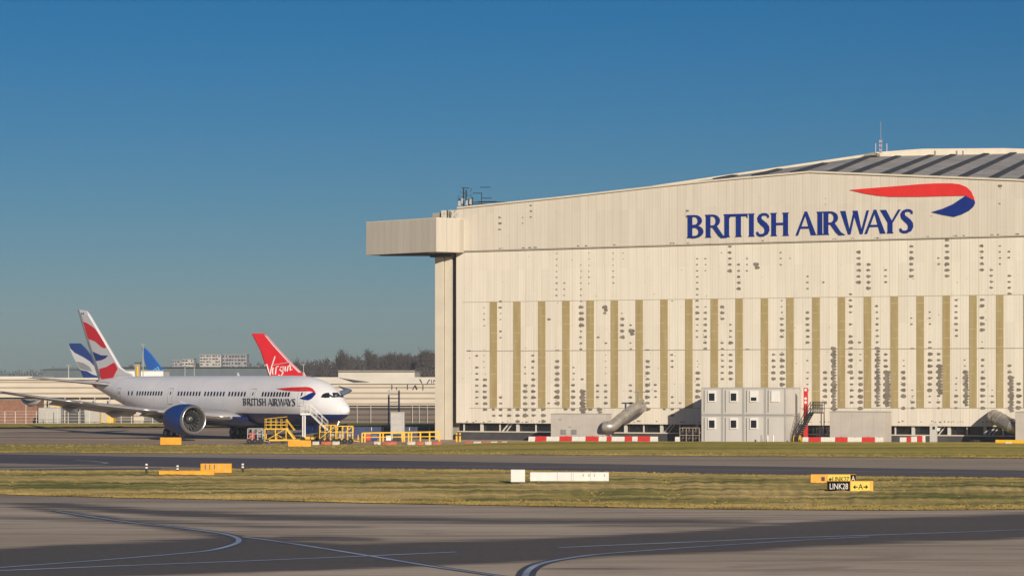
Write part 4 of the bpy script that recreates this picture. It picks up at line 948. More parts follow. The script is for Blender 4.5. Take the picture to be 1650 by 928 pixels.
fin_paint(ac, fin, c8b([(408, 505), (440, 520), (500, 545), (575, 548), (545, 578), (500, 597), (448, 606), (425, 560)]), M['tailblue'], 'fin_blue_band')
fin_paint(ac, fin, c8b([(478, 692), (560, 668), (630, 625), (650, 632), (676, 690), (650, 740), (630, 778), (560, 792), (510, 800), (500, 795)]), M['tailred'], 'fin_red_base')
fin_paint(ac, fin, [(127.5, 499), (129.4, 499), (163.5, 607), (165, 611), (161, 611)], M['steel'], 'fin_grey_strip', .262)  # grey strip painted along the trailing edge of the fin
fin_paint(ac, fin, [(133.3, 504), (135, 504), (135.2, 506), (133.5, 506)], M['tailblue'], 'fin_mark')
fin_paint(ac, fin, [(136, 504), (137.8, 504), (138, 506), (136.2, 506)], M['tailblue'], 'fin_mark')
# side lettering, emblem, windows, doors
_fo = next(c for c in ac.children if c.name.startswith('fuselage'))
_bv = BVHTree.FromPolygons([v.co.copy() for v in _fo.data.vertices], [tuple(p.vertices) for p in _fo.data.polygons])
def sk(px, py, off=.02):
    Mi = W[ac].inverted(); o = Mi @ Vector((0, 0, CH)); d = (Mi.to_3x3() @ Vector(((px - CX) / F, 1, -(py - HY) / F))).normalized()
    h, n, i, dist = _bv.ray_cast(o, d)
    if h is None: p = side_pt(ac, px, py); return Vector((p.x, surf(-p.x, p.z, -1, off), p.z))
    if n.dot(d) > 0: n = -n
    return h + n * off
STEM = .16
bL, bR, tL = sk(392.5, 652.5), sk(477.5, 654), sk(392.5, 641.5)
hgt = tL.z - bL.z; u0 = bL.x; ul = (bR.x - bL.x) / 10.09
def fl(u, v, e):
    x = u0 + u * ul; z = bL.z + v * hgt; return Vector((x, surf(-x, z, -1, .055 + e), z))
place_text(fl, ac, mat('dark_slate_lettering', (.03, .035, .06), .5), (0, .015, 0))
def skin_poly(pxs, m, name, off=.02, parent=None, sub=1):
    pts = []
    for (x0, y0), (x1, y1) in zip(pxs, pxs[1:] + pxs[:1]):
        for k in range(sub): pts.append((x0 + (x1 - x0) * k / sub, y0 + (y1 - y0) * k / sub))
    mb = MB(); mb.add([sk(x, y, off) for x, y in pts], [tuple(range(len(pts)))]); return mb.build(name, m, parent or ac, tri=True)
c2 = lambda pts: [(320 + x * .2587, 480 + y * .2586) for x, y in pts]
def skin_band(up, lo, m, name, off, n=16):
    mb = MB(); vs = []
    for i in range(n + 1):
        x = up[0][0] + (up[-1][0] - up[0][0]) * i / n; a, b = lerp(up, x), lerp(lo, x)
        for j in range(5): vs.append(sk(x, a + (b - a) * j / 4, off))
    mb.add(vs, [(i * 5 + j, i * 5 + j + 1, (i + 1) * 5 + j + 1, (i + 1) * 5 + j) for i in range(n) for j in range(4)]); return mb.build(name, m, ac, smooth=True)
skin_band([(446, 626), (470, 624), (495, 623.3), (503, 625), (508.2, 631)], [(446, 626.5), (460, 629.5), (480, 630.6), (500, 630.3), (508.2, 633)], M['logo_red'], 'emblem_red', .03)
skin_band([(483, 641.5), (490, 638.5), (500, 633.5), (506, 631.5), (509, 633.5)], [(483, 642.0), (490, 644), (497, 644.8), (503, 642), (509, 635)], M['logo_blue'], 'emblem_blue', .03)
wins = []
for x0, x1, n in ((207.5, 213, 2), (221.5, 260.5, 10), (288, 322, 8), (331, 361, 7), (370, 395, 6), (424, 466, 10)):
    for i in range(n): wins.append(x0 + (x1 - x0) * i / max(n - 1, 1))
zw = sk(345, 634.3).z
for x in wins:
    p = sk(x, 633); hw_ = .17; mb = MB(); vs = []
    for xx, zz in ((-.17, -.2), (-.1, -.3), (.1, -.3), (.17, -.2), (.17, .2), (.1, .3), (-.1, .3), (-.17, .2)):
        X_, Z_ = p.x + xx * 1.15, zw + zz * .95; vs.append((X_, surf(-X_, Z_, -1, .022), Z_))
    mb.add(vs, [tuple(range(8))]); mb.build('cabin_window', M['glass'], ac)
for x in (192, 275, 408, 487):
    p = sk(x, 633); d = -p.x; mb = MB(); w_, z0, z1 = .55, 4.35, 6.35
    for a, b in (((-w_, z0), (w_, z0)), ((w_, z0), (w_, z1)), ((w_, z1), (-w_, z1)), ((-w_, z1), (-w_, z0))):
        for k in range(4):
            q0 = (p.x + a[0] + (b[0] - a[0]) * k / 4, a[1] + (b[1] - a[1]) * k / 4); q1 = (p.x + a[0] + (b[0] - a[0]) * (k + 1) / 4, a[1] + (b[1] - a[1]) * (k + 1) / 4)
            mb.bar((q0[0], surf(-q0[0], q0[1], -1, .012), q0[1]), (q1[0], surf(-q1[0], q1[1], -1, .012), q1[1]), .04)
    dm = mb.build('cabin_door', M['steel'], ac)
    mb = MB(); mb.add([(p.x + xx, surf(-p.x - xx, zz, -1, .024), zz) for xx, zz in ((-.12, 5.55), (.12, 5.55), (.12, 5.95), (-.12, 5.95))], [(0, 1, 2, 3)]); mb.build('door_window', M['glass'], dm)
def nose_pane(pts): # cockpit panes in local d,z wrapped on nose (side)
    for s in (-1, 1):
        mb = MB(); vs = [(-d, surf(d, z, s, .025), z) for d, z in pts]; mb.add(vs, [tuple(range(len(vs)))]); mb.build('cockpit_window', M['glass'], ac, tri=True)
def cp(px, py):
    p = side_pt(ac, px, py); return (-p.x, p.z)
def dens(pts, k=4):
    out_ = []
    for (a, b), (c, d) in zip(pts, pts[1:] + pts[:1]):
        for i in range(k): out_.append((a + (c - a) * i / k, b + (d - b) * i / k))
    return out_
for pts in ([(517, 640), (520, 635), (525, 633), (530.5, 632.6), (531.5, 640.6), (524, 641)], [(535.5, 632.5), (544.5, 632.8), (547.2, 639.6), (538.5, 640.4), (537, 639)], [(548.6, 634), (550.5, 635), (552.8, 640.3), (551, 640.2)]):
    w3 = [sk(x, y, .03) for x, y in dens(pts)]
    for s_ in (-1, 1):
        mb = MB(); mb.add([(p.x, p.y * -s_ if s_ > 0 else p.y, p.z) for p in w3], [tuple(range(len(w3)))]); mb.build('cockpit_window', M['glass'], ac, tri=True)
for x in (-9, -24): MB().prism([(x, -.03, 7.9), (x - .5, -.03, 7.9), (x - .55, -.03, 8.35), (x - .3, -.03, 8.35)], (0, .06, 0)).build('blade_antenna', M['white'], ac)
# blue tip of the far wing
# other airliners seen by their fins
def far_plane(label, px, Z, phi, outline, base, low, dfin=55):
    h = Vector((math.sin(R(phi)), -math.cos(R(phi)), 0)); b = P(px, HY, Z); loc = b + h * dfin; loc.z = 0
    t = airliner(label, loc, math.atan2(h.y, h.x), fus_mat('far_fuselage_paint', low), low_m, None, detail=False)
    return t, put_fin(t, outline, base)
low_m = M['tailblue']
t, f = far_plane('airliner showing only its blue fin with white wave, behind the striped building', 150, 640, 50, c8b([(140, 418), (265, 418), (330, 480), (400, 570), (470, 670), (520, 760), (560, 830), (310, 830), (255, 690), (160, 500)]), M['tailblue'], (.01, .03, .15))
fin_paint(t, f, c8b([(146, 445), (165, 475), (210, 520), (300, 565), (370, 610), (425, 670), (470, 770), (400, 750), (340, 715), (268, 700), (235, 640), (190, 555)]), M['planewhite'], 'fin_white_wave')
fin_paint(t, f, c8b([(225, 610), (300, 625), (370, 670), (400, 720), (330, 705), (270, 690), (245, 650)]), M['wing'], 'fin_grey_wave', .28)
low_m = M['uniblue']
t, f = far_plane('airliner showing only its small bright blue fin with pale globe lines', 250, 660, 55, [(228.3, 559.5), (234, 560.5), (243, 569), (253, 582), (262, 594), (270, 606), (275, 612), (240, 612), (236, 592), (231, 575)], M['uniblue'], (.5, .5, .52))
mb = MB()
for k in range(4):
    r = 5 + k * 3.4; pts = [inv_plane(t, 262 - r * math.cos(a) * 1.15, 606 - r * math.sin(a), 0) for a in np.linspace(.15, 1.25, 6)]; mb.tube([(p.x, -.3, p.z) for p in pts], .17, 4)
for k in range(4):
    a = .3 + k * .28; p0, p1 = [inv_plane(t, 262 - r * math.cos(a), 606 - r * math.sin(a), 0) for r in (4, 17)]; mb.tube([(p0.x, -.3, p0.z), (p1.x, -.3, p1.z)], .14, 4)
mb.build('fin_globe_lines', M['lightblue'], f)
low_m = M['tailred']
vo = [(405.5, 538), (407, 537), (425, 537.3), (430, 541), (442, 555), (465, 580), (486, 600), (498, 608), (436, 610), (433, 606), (419.5, 565)]
t, f = far_plane('airliner showing only its glossy red fin with white script', 455, 505, 60, vo, M['tailred'], (.5, .5, .52))
fin_paint(t, f, [(427, 539.5), (430, 541.3), (442, 555.3), (465, 580.3), (486, 600.3), (482, 600), (462, 580), (440, 556)], M['planewhite'], 'fin_pale_edge', .235)
mb = MB()
scr = [[(428, 589), (431, 587), (434, 598), (436, 604), (439, 590), (444, 575), (444.5, 574)], [(441, 592), (440, 601), (441.5, 603)], [(445, 603), (446, 593), (447.5, 590.5), (450, 590)],
       [(458, 591), (453.5, 591.5), (452, 596), (455, 598.5), (458, 593), (457, 601), (454, 606), (450, 604)], [(461, 590), (460.5, 598)], [(464, 598), (465.5, 590), (468, 588), (469, 591), (469, 597), (472, 595)], [(441, 588), (470, 583), (472, 583)]]
for i, s_ in enumerate(scr):
    pts = [inv_plane(t, x, y, 0) for x, y in s_]; mb.tube([(p.x, -.26 - .01 * i, p.z) for p in pts], .14 if i < 6 else .05, 6)
mb.build('fin_script', M['planewhite'], f)

# ------------------------------------------------------------------ ground equipment round the nose
def wthing(name, label, cat, px, Z, group=None): return thing(name, label, cat, ((px - CX) * Z / F, Z, 0), 0, group)
def pz(px, py, Z): return P(px, py, Z)
# passenger steps
t = wthing('aircraft_steps', 'white wheeled passenger stair at the front cabin door', 'aircraft steps', 505, 296)
Z = 296; a, b = pz(500, 666.5, Z), pz(527, 693, Z)
for dy in (0, 1.5):
    MB().bar(a + Vector((0, dy, 0)), b + Vector((0, dy, 0)), .06, .16).build('stringer', M['cabin'], t, True)
    mb = MB()
    for k in range(4): p = a.lerp(b, k / 3) + Vector((0, dy, 0)); mb.bar(p, p + Vector((0, 0, 1.05)), .03)
    mb.bar(a + Vector((0, dy, 1.05)), b + Vector((0, dy, 1.05)), .04).bar(a + Vector((0, dy, .55)), b + Vector((0, dy, .55)), .025); mb.build('handrail', M['white'], t, True)
for k in range(1, 11): p = a.lerp(b, k / 11); MB().box(p.x - .11, p.x + .11, Z + .05, Z + 1.45, p.z, p.z + .03).build('tread', M['white'], t, True)
c0 = pz(484, 667, Z); MB().box(c0.x, a.x, Z, Z + 1.6, c0.z - .1, c0.z + .1).build('platform', M['white'], t, True)
mb = MB()
for x in (484.5, 488, 494, 499.5): p = pz(x, 667, Z); mb.bar(p, p + Vector((0, 0, 1.15)), .03).bar(p + Vector((0, 1.6, 0)), p + Vector((0, 1.6, 1.15)), .03).bar(p, p + Vector((0, 1.6, 0)), .03)
for h in (.6, 1.15): mb.bar(c0 + Vector((0, 0, h)), a + Vector((0, 0, h)), .03)
mb.build('platform_rail', M['white'], t, True)
p = pz(488, 650, Z); MB().box(p.x - .9, p.x + .1, Z - .1, Z + .1, p.z - .05, p.z + .05).build('canopy_bar', M['steel'], t, True)
for x in (487.5, 491): p = pz(x, 667, Z); MB().tube([(p.x, Z + .3, .4), (p.x, Z + .3, p.z)], .09, 8).build('support_leg', M['white'], t, True)
p0, p1 = pz(484, 704, Z), pz(529, 700, Z)
MB().box(p0.x, p1.x, Z, Z + 1.6, .45, .75).build('chassis', M['yellow'], t, True)
for x in (487, 513, 524):
    p = pz(x, 706, Z); MB().lathe([(-.12, .1), (-.12, .38), (.12, .38), (.12, .1)], (p.x, Z - .05, .39), 'y', 18).build('wheel', M['rubber'], t, True)
# yellow work platform
t = wthing('work_platform', 'yellow railed maintenance platform with steps under the forward fuselage', 'work platform', 448, 294); Z = 294
zt = pz(0, 690, Z).z; x0, x1 = pz(427, 0, Z).x, pz(461, 0, Z).x
MB().box(x0, x1, Z, Z + 1.6, zt - .12, zt).build('deck', M['yellow'], t, True)
mb = MB()
for i in range(5):
    x = x0 + (x1 - x0) * i / 4
    for y in (Z, Z + 1.6): mb.bar((x, y, zt), (x, y, zt + 1.1), .045)
for h in (.4, .75, 1.1):
    for y in (Z, Z + 1.6): mb.bar((x0, y, zt + h), (x1, y, zt + h + (.25 if h > 1 else 0)), .045)
for h in (.4, 1.1): mb.bar((x0, Z, zt + h), (x0, Z + 1.6, zt + h), .06)
mb.build('guard_rail', M['yellow'], t, True)
mb = MB()
for x in (x0, (x0 + x1) / 2, x1):
    for y in (Z, Z + 1.6): mb.bar((x, y, .3), (x, y, zt), .1)
mb.bar((x0, Z, .3), (x1, Z, zt), .07).bar((x0, Z + 1.6, zt), (x1, Z + 1.6, .3), .07); mb.build('frame', M['yellow'], t, True)
a = Vector((x1, Z, zt)); b = pz(474, 707, Z)
for dy in (0, 1.4):
    MB().bar(a + Vector((0, dy, 0)), b + Vector((0, dy, 0)), .08, .2).build('stringer', M['yellow'], t, True)
    MB().bar(a + Vector((0, dy, 1)), b + Vector((0, dy, 1)), .06).build('handrail', M['yellow'], t, True)
for k in range(1, 8): p = a.lerp(b, k / 8); MB().box(p.x - .12, p.x + .12, Z + .05, Z + 1.35, p.z, p.z + .05).build('tread', M['steel'], t, True)
p0, p1 = pz(434, 0, Z), pz(484, 0, Z); MB().box(p0.x, p1.x, Z - .3, Z - .1, .32, .5).build('tow_bar', M['yellow'], t, True)
for x in (430, 456, 470): p = pz(x, 0, Z); MB().lathe([(-.1, .06), (-.1, .25), (.1, .25), (.1, .06)], (p.x, Z - .05, .26), 'y', 14).build('wheel', M['rubber'], t, True)
# two yellow carts by the nose
def cart(px0, px1, ytop, Z, label, m, body=M['yellow']):
    t = wthing('equipment_cart', label, 'equipment cart', (px0 + px1) / 2, Z); x0, x1 = pz(px0, 0, Z).x, pz(px1, 0, Z).x; zt = pz(0, ytop, Z).z
    MB().box(x0, x1, Z, Z + 1.4, .42, .62).build('chassis', body, t, True)
    mb = MB()
    for i in range(4):
        x = x0 + (x1 - x0) * i / 3
        for y in (Z, Z + 1.4): mb.bar((x, y, .6), (x, y, zt), .08)
    for y in (Z, Z + 1.4): mb.bar((x0, y, zt), (x1, y, zt), .08).bar((x0, y, .6), (x1, y, zt), .06).bar((x0, y, (zt + .6) / 2), (x1, y, (zt + .6) / 2), .06)
    for x in (x0, x1): mb.bar((x, Z, zt - .04), (x, Z + 1.4, zt - .04), .08)
    mb.build('frame', body, t, True)
    L = x1 - x0; MB().box(x0 + L * .1, x0 + L * .45, Z + .2, Z + 1.2, .62, .62 + (zt - .6) * .6).build('motor_box', m, t, True, bevel=.04)
    MB().lathe([(0, 0), (0, .3), (.9, .3), (.9, 0)], (x0 + L * .55, Z + .7, 1.0), 'x', 14).build('tank', M['steel'], t, True)
    for fx in (.12, .5, .88):
        MB().lathe([(-.1, .08), (-.1, .33), (.1, .33), (.1, .08)], (x0 + L * fx, Z - .04, .34), 'y', 16).build('wheel', M['rubber'], t, True)
    MB().bar((x1, Z + .7, .4), (x1 + .8, Z + .7, .25), .08).build('tow_bar', body, t, True)
cart(515, 541, 685, 292, 'yellow framed equipment cart below the aircraft nose', M['dark'])
cart(543, 568, 686.5, 292, 'yellow tubular cart just right of the aircraft nose', M['steel'])
cart(399, 423, 690.5, 291, 'small grey and red trolley by the nearest rear wheels', M['red'], M['steel'])
# cones
for i, (x, y) in enumerate(((577, 709), (741, 707))):
    p = G(x, y); t = thing('traffic_cone', ['small orange cone left of the yellow rail fence', 'small orange cone at the hangar corner'][i], 'cone', p, 0)
    MB().lathe([(0, .02), (.02, .22), (.04, .16), (.7, .04), (.72, 0)], (0, 0, 0), 'z', 14).build('cone_body', M['orange'], t); MB().box(-.24, .24, -.24, .24, 0.002, .03).build('base', M['rubber'], t)
# yellow rail fence
t = wthing('yellow_rail_fence', 'long yellow tube railing beside the hangar corner', 'railing', 645, 300); Z0, Z1 = 300, 305
mb = MB()
a, b = pz(583, 697.5, Z0), pz(710, 695.5, Z1); mb.bar(a, b, .16)
a2, b2 = Vector((a.x, a.y, .6)), Vector((b.x, b.y, .6)); mb.bar(a2, b2, .1); mb.build('rail', M['yellow'], t, True)
for x in (583.5, 588, 612, 617, 648, 651, 658, 662.5, 677, 692, 708):
    k = (x - 583) / 127; p = a.lerp(b, k); MB().bar((p.x, p.y, 0), (p.x, p.y, p.z), .17).build('post', M['yellow'], t, True)
for i, x in enumerate((735.5, 741)):
    p = P(x, 700, 303); t = thing('guard_post', ['left', 'right'][i] + ' one of two yellow posts at the hangar corner', 'bollard', (p.x, 303, 0), 0, 'yellow posts at hangar corner')
    MB().lathe([(0, 0), (0, .12), (1.0, .12), (1.08, .06), (1.08, 0)], (0, 0, 0), 'z', 12).build('post', M['yellow'], t); MB().lathe([(.7, .125), (.85, .125)], (0, 0, 0), 'z', 12).build('band', M['black'], t)
# crates and drums behind the fence
for i, (x0, x1, yt, m, w_) in enumerate(((590, 597, 700, 'red', 'red crate standing behind the left end of yellow rail'), (599, 607, 702, 'navy', 'blue crate behind the yellow rail'), (622, 630, 702, 'white', 'white crate behind the middle of yellow rail'), (633, 646, 699, 'black', 'black bin behind the yellow rail'))):
    t = wthing('storage_crate', w_, 'crate', (x0 + x1) / 2, 307); a, b = pz(x0, yt, 307), pz(x1, yt, 307)
    MB().box(a.x, b.x, 307, 307.8, .05, a.z).build('body', M[m], t, True, bevel=.03); MB().box(a.x - .03, b.x + .03, 306.97, 307.83, a.z, a.z + .06).build('lid', M['steel'], t, True)
# yellow airfield boxes
def sign_box(px0, px1, y0, y1, label, m, cat='sign', group=None, nlegs=2, panels=0, capm=None, depth=.35, name='airfield_sign', legh=.12):
    Z = CH * F / (y1 - HY); a, b = P(px0, y0, Z), P(px1, y0, Z)
    t = thing(name, label, cat, ((a.x + b.x) / 2, Z, 0), 0, group)
    MB().box(a.x, b.x, Z, Z + depth, legh, a.z).build('cabinet', m, t, True, bevel=.025)
    for i in range(nlegs):
        x = a.x + .12 + (b.x - a.x - .24) * i / max(nlegs - 1, 1); l = MB().bar((x, Z + depth / 2, 0), (x, Z + depth / 2, legh), .09).build('leg', capm or m, t, True)
    if panels:
        for i in range(1, panels): x = a.x + (b.x - a.x) * i / panels; MB().box(x - .02, x + .02, Z - .006, Z - .001, legh + .03, a.z - .03).build('joint', M['steel'], t, True)
    return t, a, b, Z
sign_box(258, 292, 704.5, 717.5, 'plain amber sign back below the aircraft engine', M['orange'], legh=.08)
sign_box(464, 501, 709, 720, 'plain amber sign back with dark notch below the aircraft steps', M['orange'], legh=.06)
t, a, b, Z = sign_box(323, 373, 746.5, 764, 'tall amber sign back with ribbed rear on the near verge', M['orange'], panels=5)
for k in range(3): MB().box(a.x + .35 + k * .35, a.x + .41 + k * .35, Z - .012, Z - .002, .4, .78).build('vent_slot', M['dark'], t, True)
sign_box(256, 345, 758.3, 766.5, 'long low amber sign lying before the ribbed one', M['orange'], nlegs=4, legh=.05)
for i, (x, y0, y1) in enumerate(((236, 745, 765), (286, 748, 765.5), (337, 745, 762), (391, 745, 762.5))):
    Zp = CH * F / (y1 - HY); hgt_ = (y1 - y0) * Zp / F
    t = thing('marker_post', ['leftmost black marker post with two white bands on verge', 'second black marker post with two white bands, behind low amber sign', 'third black marker post with white bands, at the ribbed amber sign', 'rightmost black marker post with two white bands on verge'][i], 'marker post', ((x - CX) * Zp / F, Zp, 0), 0, 'black and white edge marker posts')
    MB().lathe([(0, 0), (0, .08), (hgt_ * .97, .08), (hgt_, 0)], (0, 0, 0), 'z', 10).build('post', M['black'], t)
    for k in (.6, .85): MB().lathe([(hgt_ * k - .07, .081), (hgt_ * k - .06, .1), (hgt_ * k + .05, .1), (hgt_ * k + .06, .081)], (0, 0, 0), 'z', 12).build('reflector', M['white'], t)
sign_box(823, 846, 756.5, 780.5, 'upright square white sign box, separate and leftmost on verge', M['sign_white'], 'sign', nlegs=2, depth=.9, legh=.18)
t, a, b, Z = sign_box(854, 981, 760.5, 779, 'long low white sign box on short legs, right of the square one', M['sign_white'], 'sign', nlegs=7, depth=.5, legh=.18)
for x in (898, 920.5, 923.5, 951): p = P(x, 764.5, Z); MB().box(p.x - .02, p.x + .02, Z - .006, Z - .001, .21, a.z - .03).build('joint', M['steel'], t, True)
for x in (940, 949, 958, 974): p = P(x, 764.5, Z - .01); MB().box(p.x - .04, p.x + .04, Z - .02, Z - .003, p.z - .12, p.z + .05).build('latch', M['steel'], t, True)
# direction signs
t, a, b, Z = sign_box(1333, 1407, 774.5, 793.5, 'front sign: black LINK28 panel joined to yellow panel with arrows and A', M['orange'], nlegs=4, legh=.06, depth=.3)
def face(t, x0, x1, y0, y1, Z, m, name='sign_face', d=.02):
    a, b = P(x0, y1, Z - d), P(x1, y0, Z - d); return MB().box(a.x, b.x, Z - d, Z - d + .018, a.z, b.z).build(name, m, t, True)
fb = face(t, 1333.3, 1369.8, 775, 791.5, Z, M['sign_black']); fy = face(t, 1371, 1402, 775.5, 793, Z, M['sign_yellow'])
fo = face(t, 1402.6, 1406.8, 775.3, 793.2, Z, M['orange'], 'end_cap', .024)
def stxt(parent, root, txt, px, py, Z, hpx, m, sx=1.0):
    p = W[root].inverted() @ P(px, py, Z - .03); text_part('lettering', txt, hpx * Z / F * 1.38, m, parent, p, sx)
stxt(fb, t, 'LINK28', 1351.5, 783.6, Z, 9.6, M['sign_white'], .72)
stxt(fy, t, 'A', 1386.8, 784.2, Z, 9, M['sign_black'], .9)
def arrow(parent, x0, x1, y, Z, dirn, m):
    mb = MB(); q = lambda x, y: P(x, y, Z - .035); tip = x1 if dirn > 0 else x0
    mb.bar(q(x0, y), q(x1, y), .02, .055); mb.bar(q(tip, y), q(tip - dirn * 3, y - 2.4), .02, .06); mb.bar(q(tip, y), q(tip - dirn * 3, y + 2.4), .02, .06); mb.build('arrow', m, parent, True)
arrow(fy, 1375.5, 1382, 784.2, Z, -1, M['sign_black']); arrow(fy, 1391.5, 1398, 784.2, Z, 1, M['sign_black'])
t, a, b, Z = sign_box(1306, 1379.5, 763.8, 780, 'rear sign: amber end, yellow LINK27 panel and small black A panel', M['orange'], nlegs=4, legh=.06, depth=.3)
face(t, 1323.5, 1329, 768, 774.5, Z, M['dark'], 'vent_slot'); fy = face(t, 1334, 1370, 764.4, 779, Z, M['sign_yellow']); fb = face(t, 1370.6, 1379.2, 764.4, 779, Z, M['sign_black'])
stxt(fy, t, 'LINK27', 1354.5, 772, Z, 8, M['sign_black'], .78); arrow(fy, 1336, 1341, 772, Z, -1, M['sign_black']); stxt(fb, t, 'A', 1374.8, 771, Z, 8.5, M['sign_white'], .75)

# ------------------------------------------------------------------ buildings in the distance
def stripe_mat(name, c1, c2, period, duty):
    m, t, b = new_mat(name); tc = nn(t, 'ShaderNodeTexCoord'); sp = nn(t, 'ShaderNodeSeparateXYZ'); t.links.new(tc.outputs['Object'], sp.inputs[0])
    f = mathn(t, 'LESS_THAN', mathn(t, 'MODULO', mathn(t, 'ADD', sp.outputs[2], 50), period), period * duty); n = noise(t, .2, 5, (1, 1, 3))
    c = mixc(t, c1, c2, f); c = mixc(t, c, ramp(t, n, [(.3, (.8, .8, .8)), (.65, (1, 1, 1))]), .7, 'MULTIPLY'); t.links.new(c, b.inputs['Base Color']); b.inputs['Roughness'].default_value = .6; return m
M['stripe'] = stripe_mat('banded_cream_cladding', (.60, .53, .43), (.33, .27, .20), .95, .3)
M['glaze'] = stripe_mat('banded_dark_glazing', (.15, .115, .09), (.07, .055, .05), .9, .35)
def bpx(t, name, x0, x1, y0, y1, Z, depth, m, parent=None, z0=None):
    a, b = P(x0, y1, Z), P(x1, y0, Z); za = a.z if z0 is None else z0; return MB().box(a.x, b.x, Z, Z + depth, za, b.z).build(name, m, parent or t, True)
t = wthing('terminal_shed', 'long pale banded shed behind the apron at far left', 'building', 80, 425)
bpx(t, 'wall', -250, 232, 611.5, 640, 425, 30, M['stripe']); bpx(t, 'roof', -252, 234, 608.5, 611.5, 424.6, 31, M['offwhite'])
bpx(t, 'roof', -250, 52, 606.2, 608.5, 432, 20, M['offwhite'])
bpx(t, 'lower_wall', -250, 232, 640.2, 686, 426, 28, M['stripe'], z0=0)
for x in (59.5, 78, 104, 128, 152, 176): bpx(t, 'column', x, x + 1.2, 640, 690, 424, .4, M['cabin_frame'], z0=0)
bpx(t, 'doorway', 106, 138, 655, 690, 425.6, .3, M['dark'], z0=0); bpx(t, 'doorway', 187, 215, 660, 690, 425.6, .3, M['glaze'], z0=0)
t = wthing('brick_store', 'low brown brick store in front of the banded shed', 'building', 30, 418)
bpx(t, 'wall', -160, 60, 644.5, 690, 418, 6, M['brick'], z0=0); bpx(t, 'roof', -161, 60.5, 643.2, 644.4, 417.8, 6.6, M['seam'])
# things parked before the shed
for i, (x0, x1, y0, m, lab) in enumerate(((62, 98, 657, 'cabin_frame', 'pale grey cargo container right of the brick store'), (136, 160, 659, 'apt', 'pale patched cargo container beside the dark doorway'), (163, 183, 658, 'yellow', 'bright yellow container box below the aircraft tail'), (88, 97, 652.5, 'yellow', 'small yellow box raised behind grey container'), (144, 164, 650, 'navy', 'blue container under the aircraft tail'))):
    t = wthing('cargo_container', lab, 'container', (x0 + x1) / 2, 412 + i * 1.0 + (8 if i > 2 else 0)); Z = 412 + i + (8 if i > 2 else 0)
    bpx(t, 'body', x0, x1, y0, 690, Z, 2.4, M[m], z0=.1); bpx(t, 'roof', x0 - .3, x1 + .3, y0 - .6, y0 - .05, Z - .1, 2.6, M['cabin_frame'])
    bpx(t, 'door', x0 + 2, x0 + (x1 - x0) * .45, y0 + 3, 688, Z - .05, .04, M['cabin_frame'] if i else M['apt'], z0=.3)
# perimeter mesh fence
t = wthing('perimeter_fence', 'grey wire fence with thin posts along the far apron edge', 'fence', 100, 408)
for k in range(26):
    x = -60 + k * 17 + random.uniform(-.5, .5); a = P(x, 0, 408); MB().bar((a.x, 408, 0), (a.x, 408, 2.4 if k % 3 else 3.6), .09).build('post', M['cabin'], t, True)
a, b = P(-60, 0, 408), P(372, 0, 408); 
mb = MB()
for z in (.5, 1.0, 1.5, 2.0, 2.4): mb.bar((a.x, 408, z), (b.x, 408, z), .05)
mb.build('wire_rail', M['cabin_frame'], t, True)
t = wthing('dark_shed', 'dark slate coloured shed rising behind the pale banded building', 'building', 115, 700)
bpx(t, 'wall', 68, 175, 595, 625, 700, 40, M['shed'], z0=0); a = P(68, 595, 700); MB().prism([P(68, 595, 699.5), P(95, 592, 699.5), P(150, 591, 699.5), P(175, 592.5, 699.5), P(175, 595, 699.5)], (0, 41, 0)).build('roof', M['shed'], t, True)
t = wthing('long_low_shed', 'long low grey warehouse seen above the aircraft roof', 'building', 260, 720)
bpx(t, 'wall', 196, 432, 592.5, 625, 720, 30, M['shed'], z0=0); bpx(t, 'roof', 195, 433, 591, 592.5, 719.5, 31, mat('dark_roof_felt', (.05, .055, .06), .8))
t = wthing('white_annex', 'small white flat roofed block above the rear fuselage', 'building', 232, 560)
bpx(t, 'wall', 198, 263, 598, 625, 560, 10, M['white'], z0=0); bpx(t, 'roof', 197.5, 263.5, 596.8, 598, 559.8, 10.5, M['cabin'])
t = wthing('exhaust_stack', 'short dark square stack above the rear fuselage', 'chimney', 221, 520)
bpx(t, 'stack', 217, 225.5, 586, 620, 520, 1.2, M['seam'], z0=0); bpx(t, 'cap', 216.5, 226, 583.5, 585.8, 519.8, 1.6, M['dark']); bpx(t, 'ladder', 220, 223, 590, 606, 519.7, .1, M['yellow'])
def apartment(x0, x1, y0, m, rows, colsn, label, Z=1500):
    t = wthing('apartment_block', label, 'apartment block', (x0 + x1) / 2, Z); bpx(t, 'wall', x0, x1, y0, 625, Z, 14, m, z0=0); bpx(t, 'roof', x0 - .4, x1 + .4, y0 - 1, y0, Z - .5, 15, M['apt2'])
    rh = (594 - y0) / rows; cw = (x1 - x0) / colsn
    for r in range(rows):
        for c in range(colsn):
            if random.random() < .85: bpx(t, 'window', x0 + cw * (c + .12), x0 + cw * (c + random.choice((.55, .88))), y0 + rh * (r + .3), y0 + rh * (r + .7), Z - .2, .15, M['glass'])
    return t
apartment(278, 293, 580.5, M['apt2'], 3, 4, 'low grey apartment block left of the taller pale one')
apartment(293.5, 312, 578.5, M['apt'], 3, 4, 'pale low apartment block nearest the taller cream tower')
apartment(322, 356.5, 571.5, M['apt'], 5, 7, 'cream apartment tower with balconies, tallest left of red fin')
apartment(358.5, 397.5, 571.5, M['apt2'], 4, 8, 'blue grey apartment block touching the red fin')
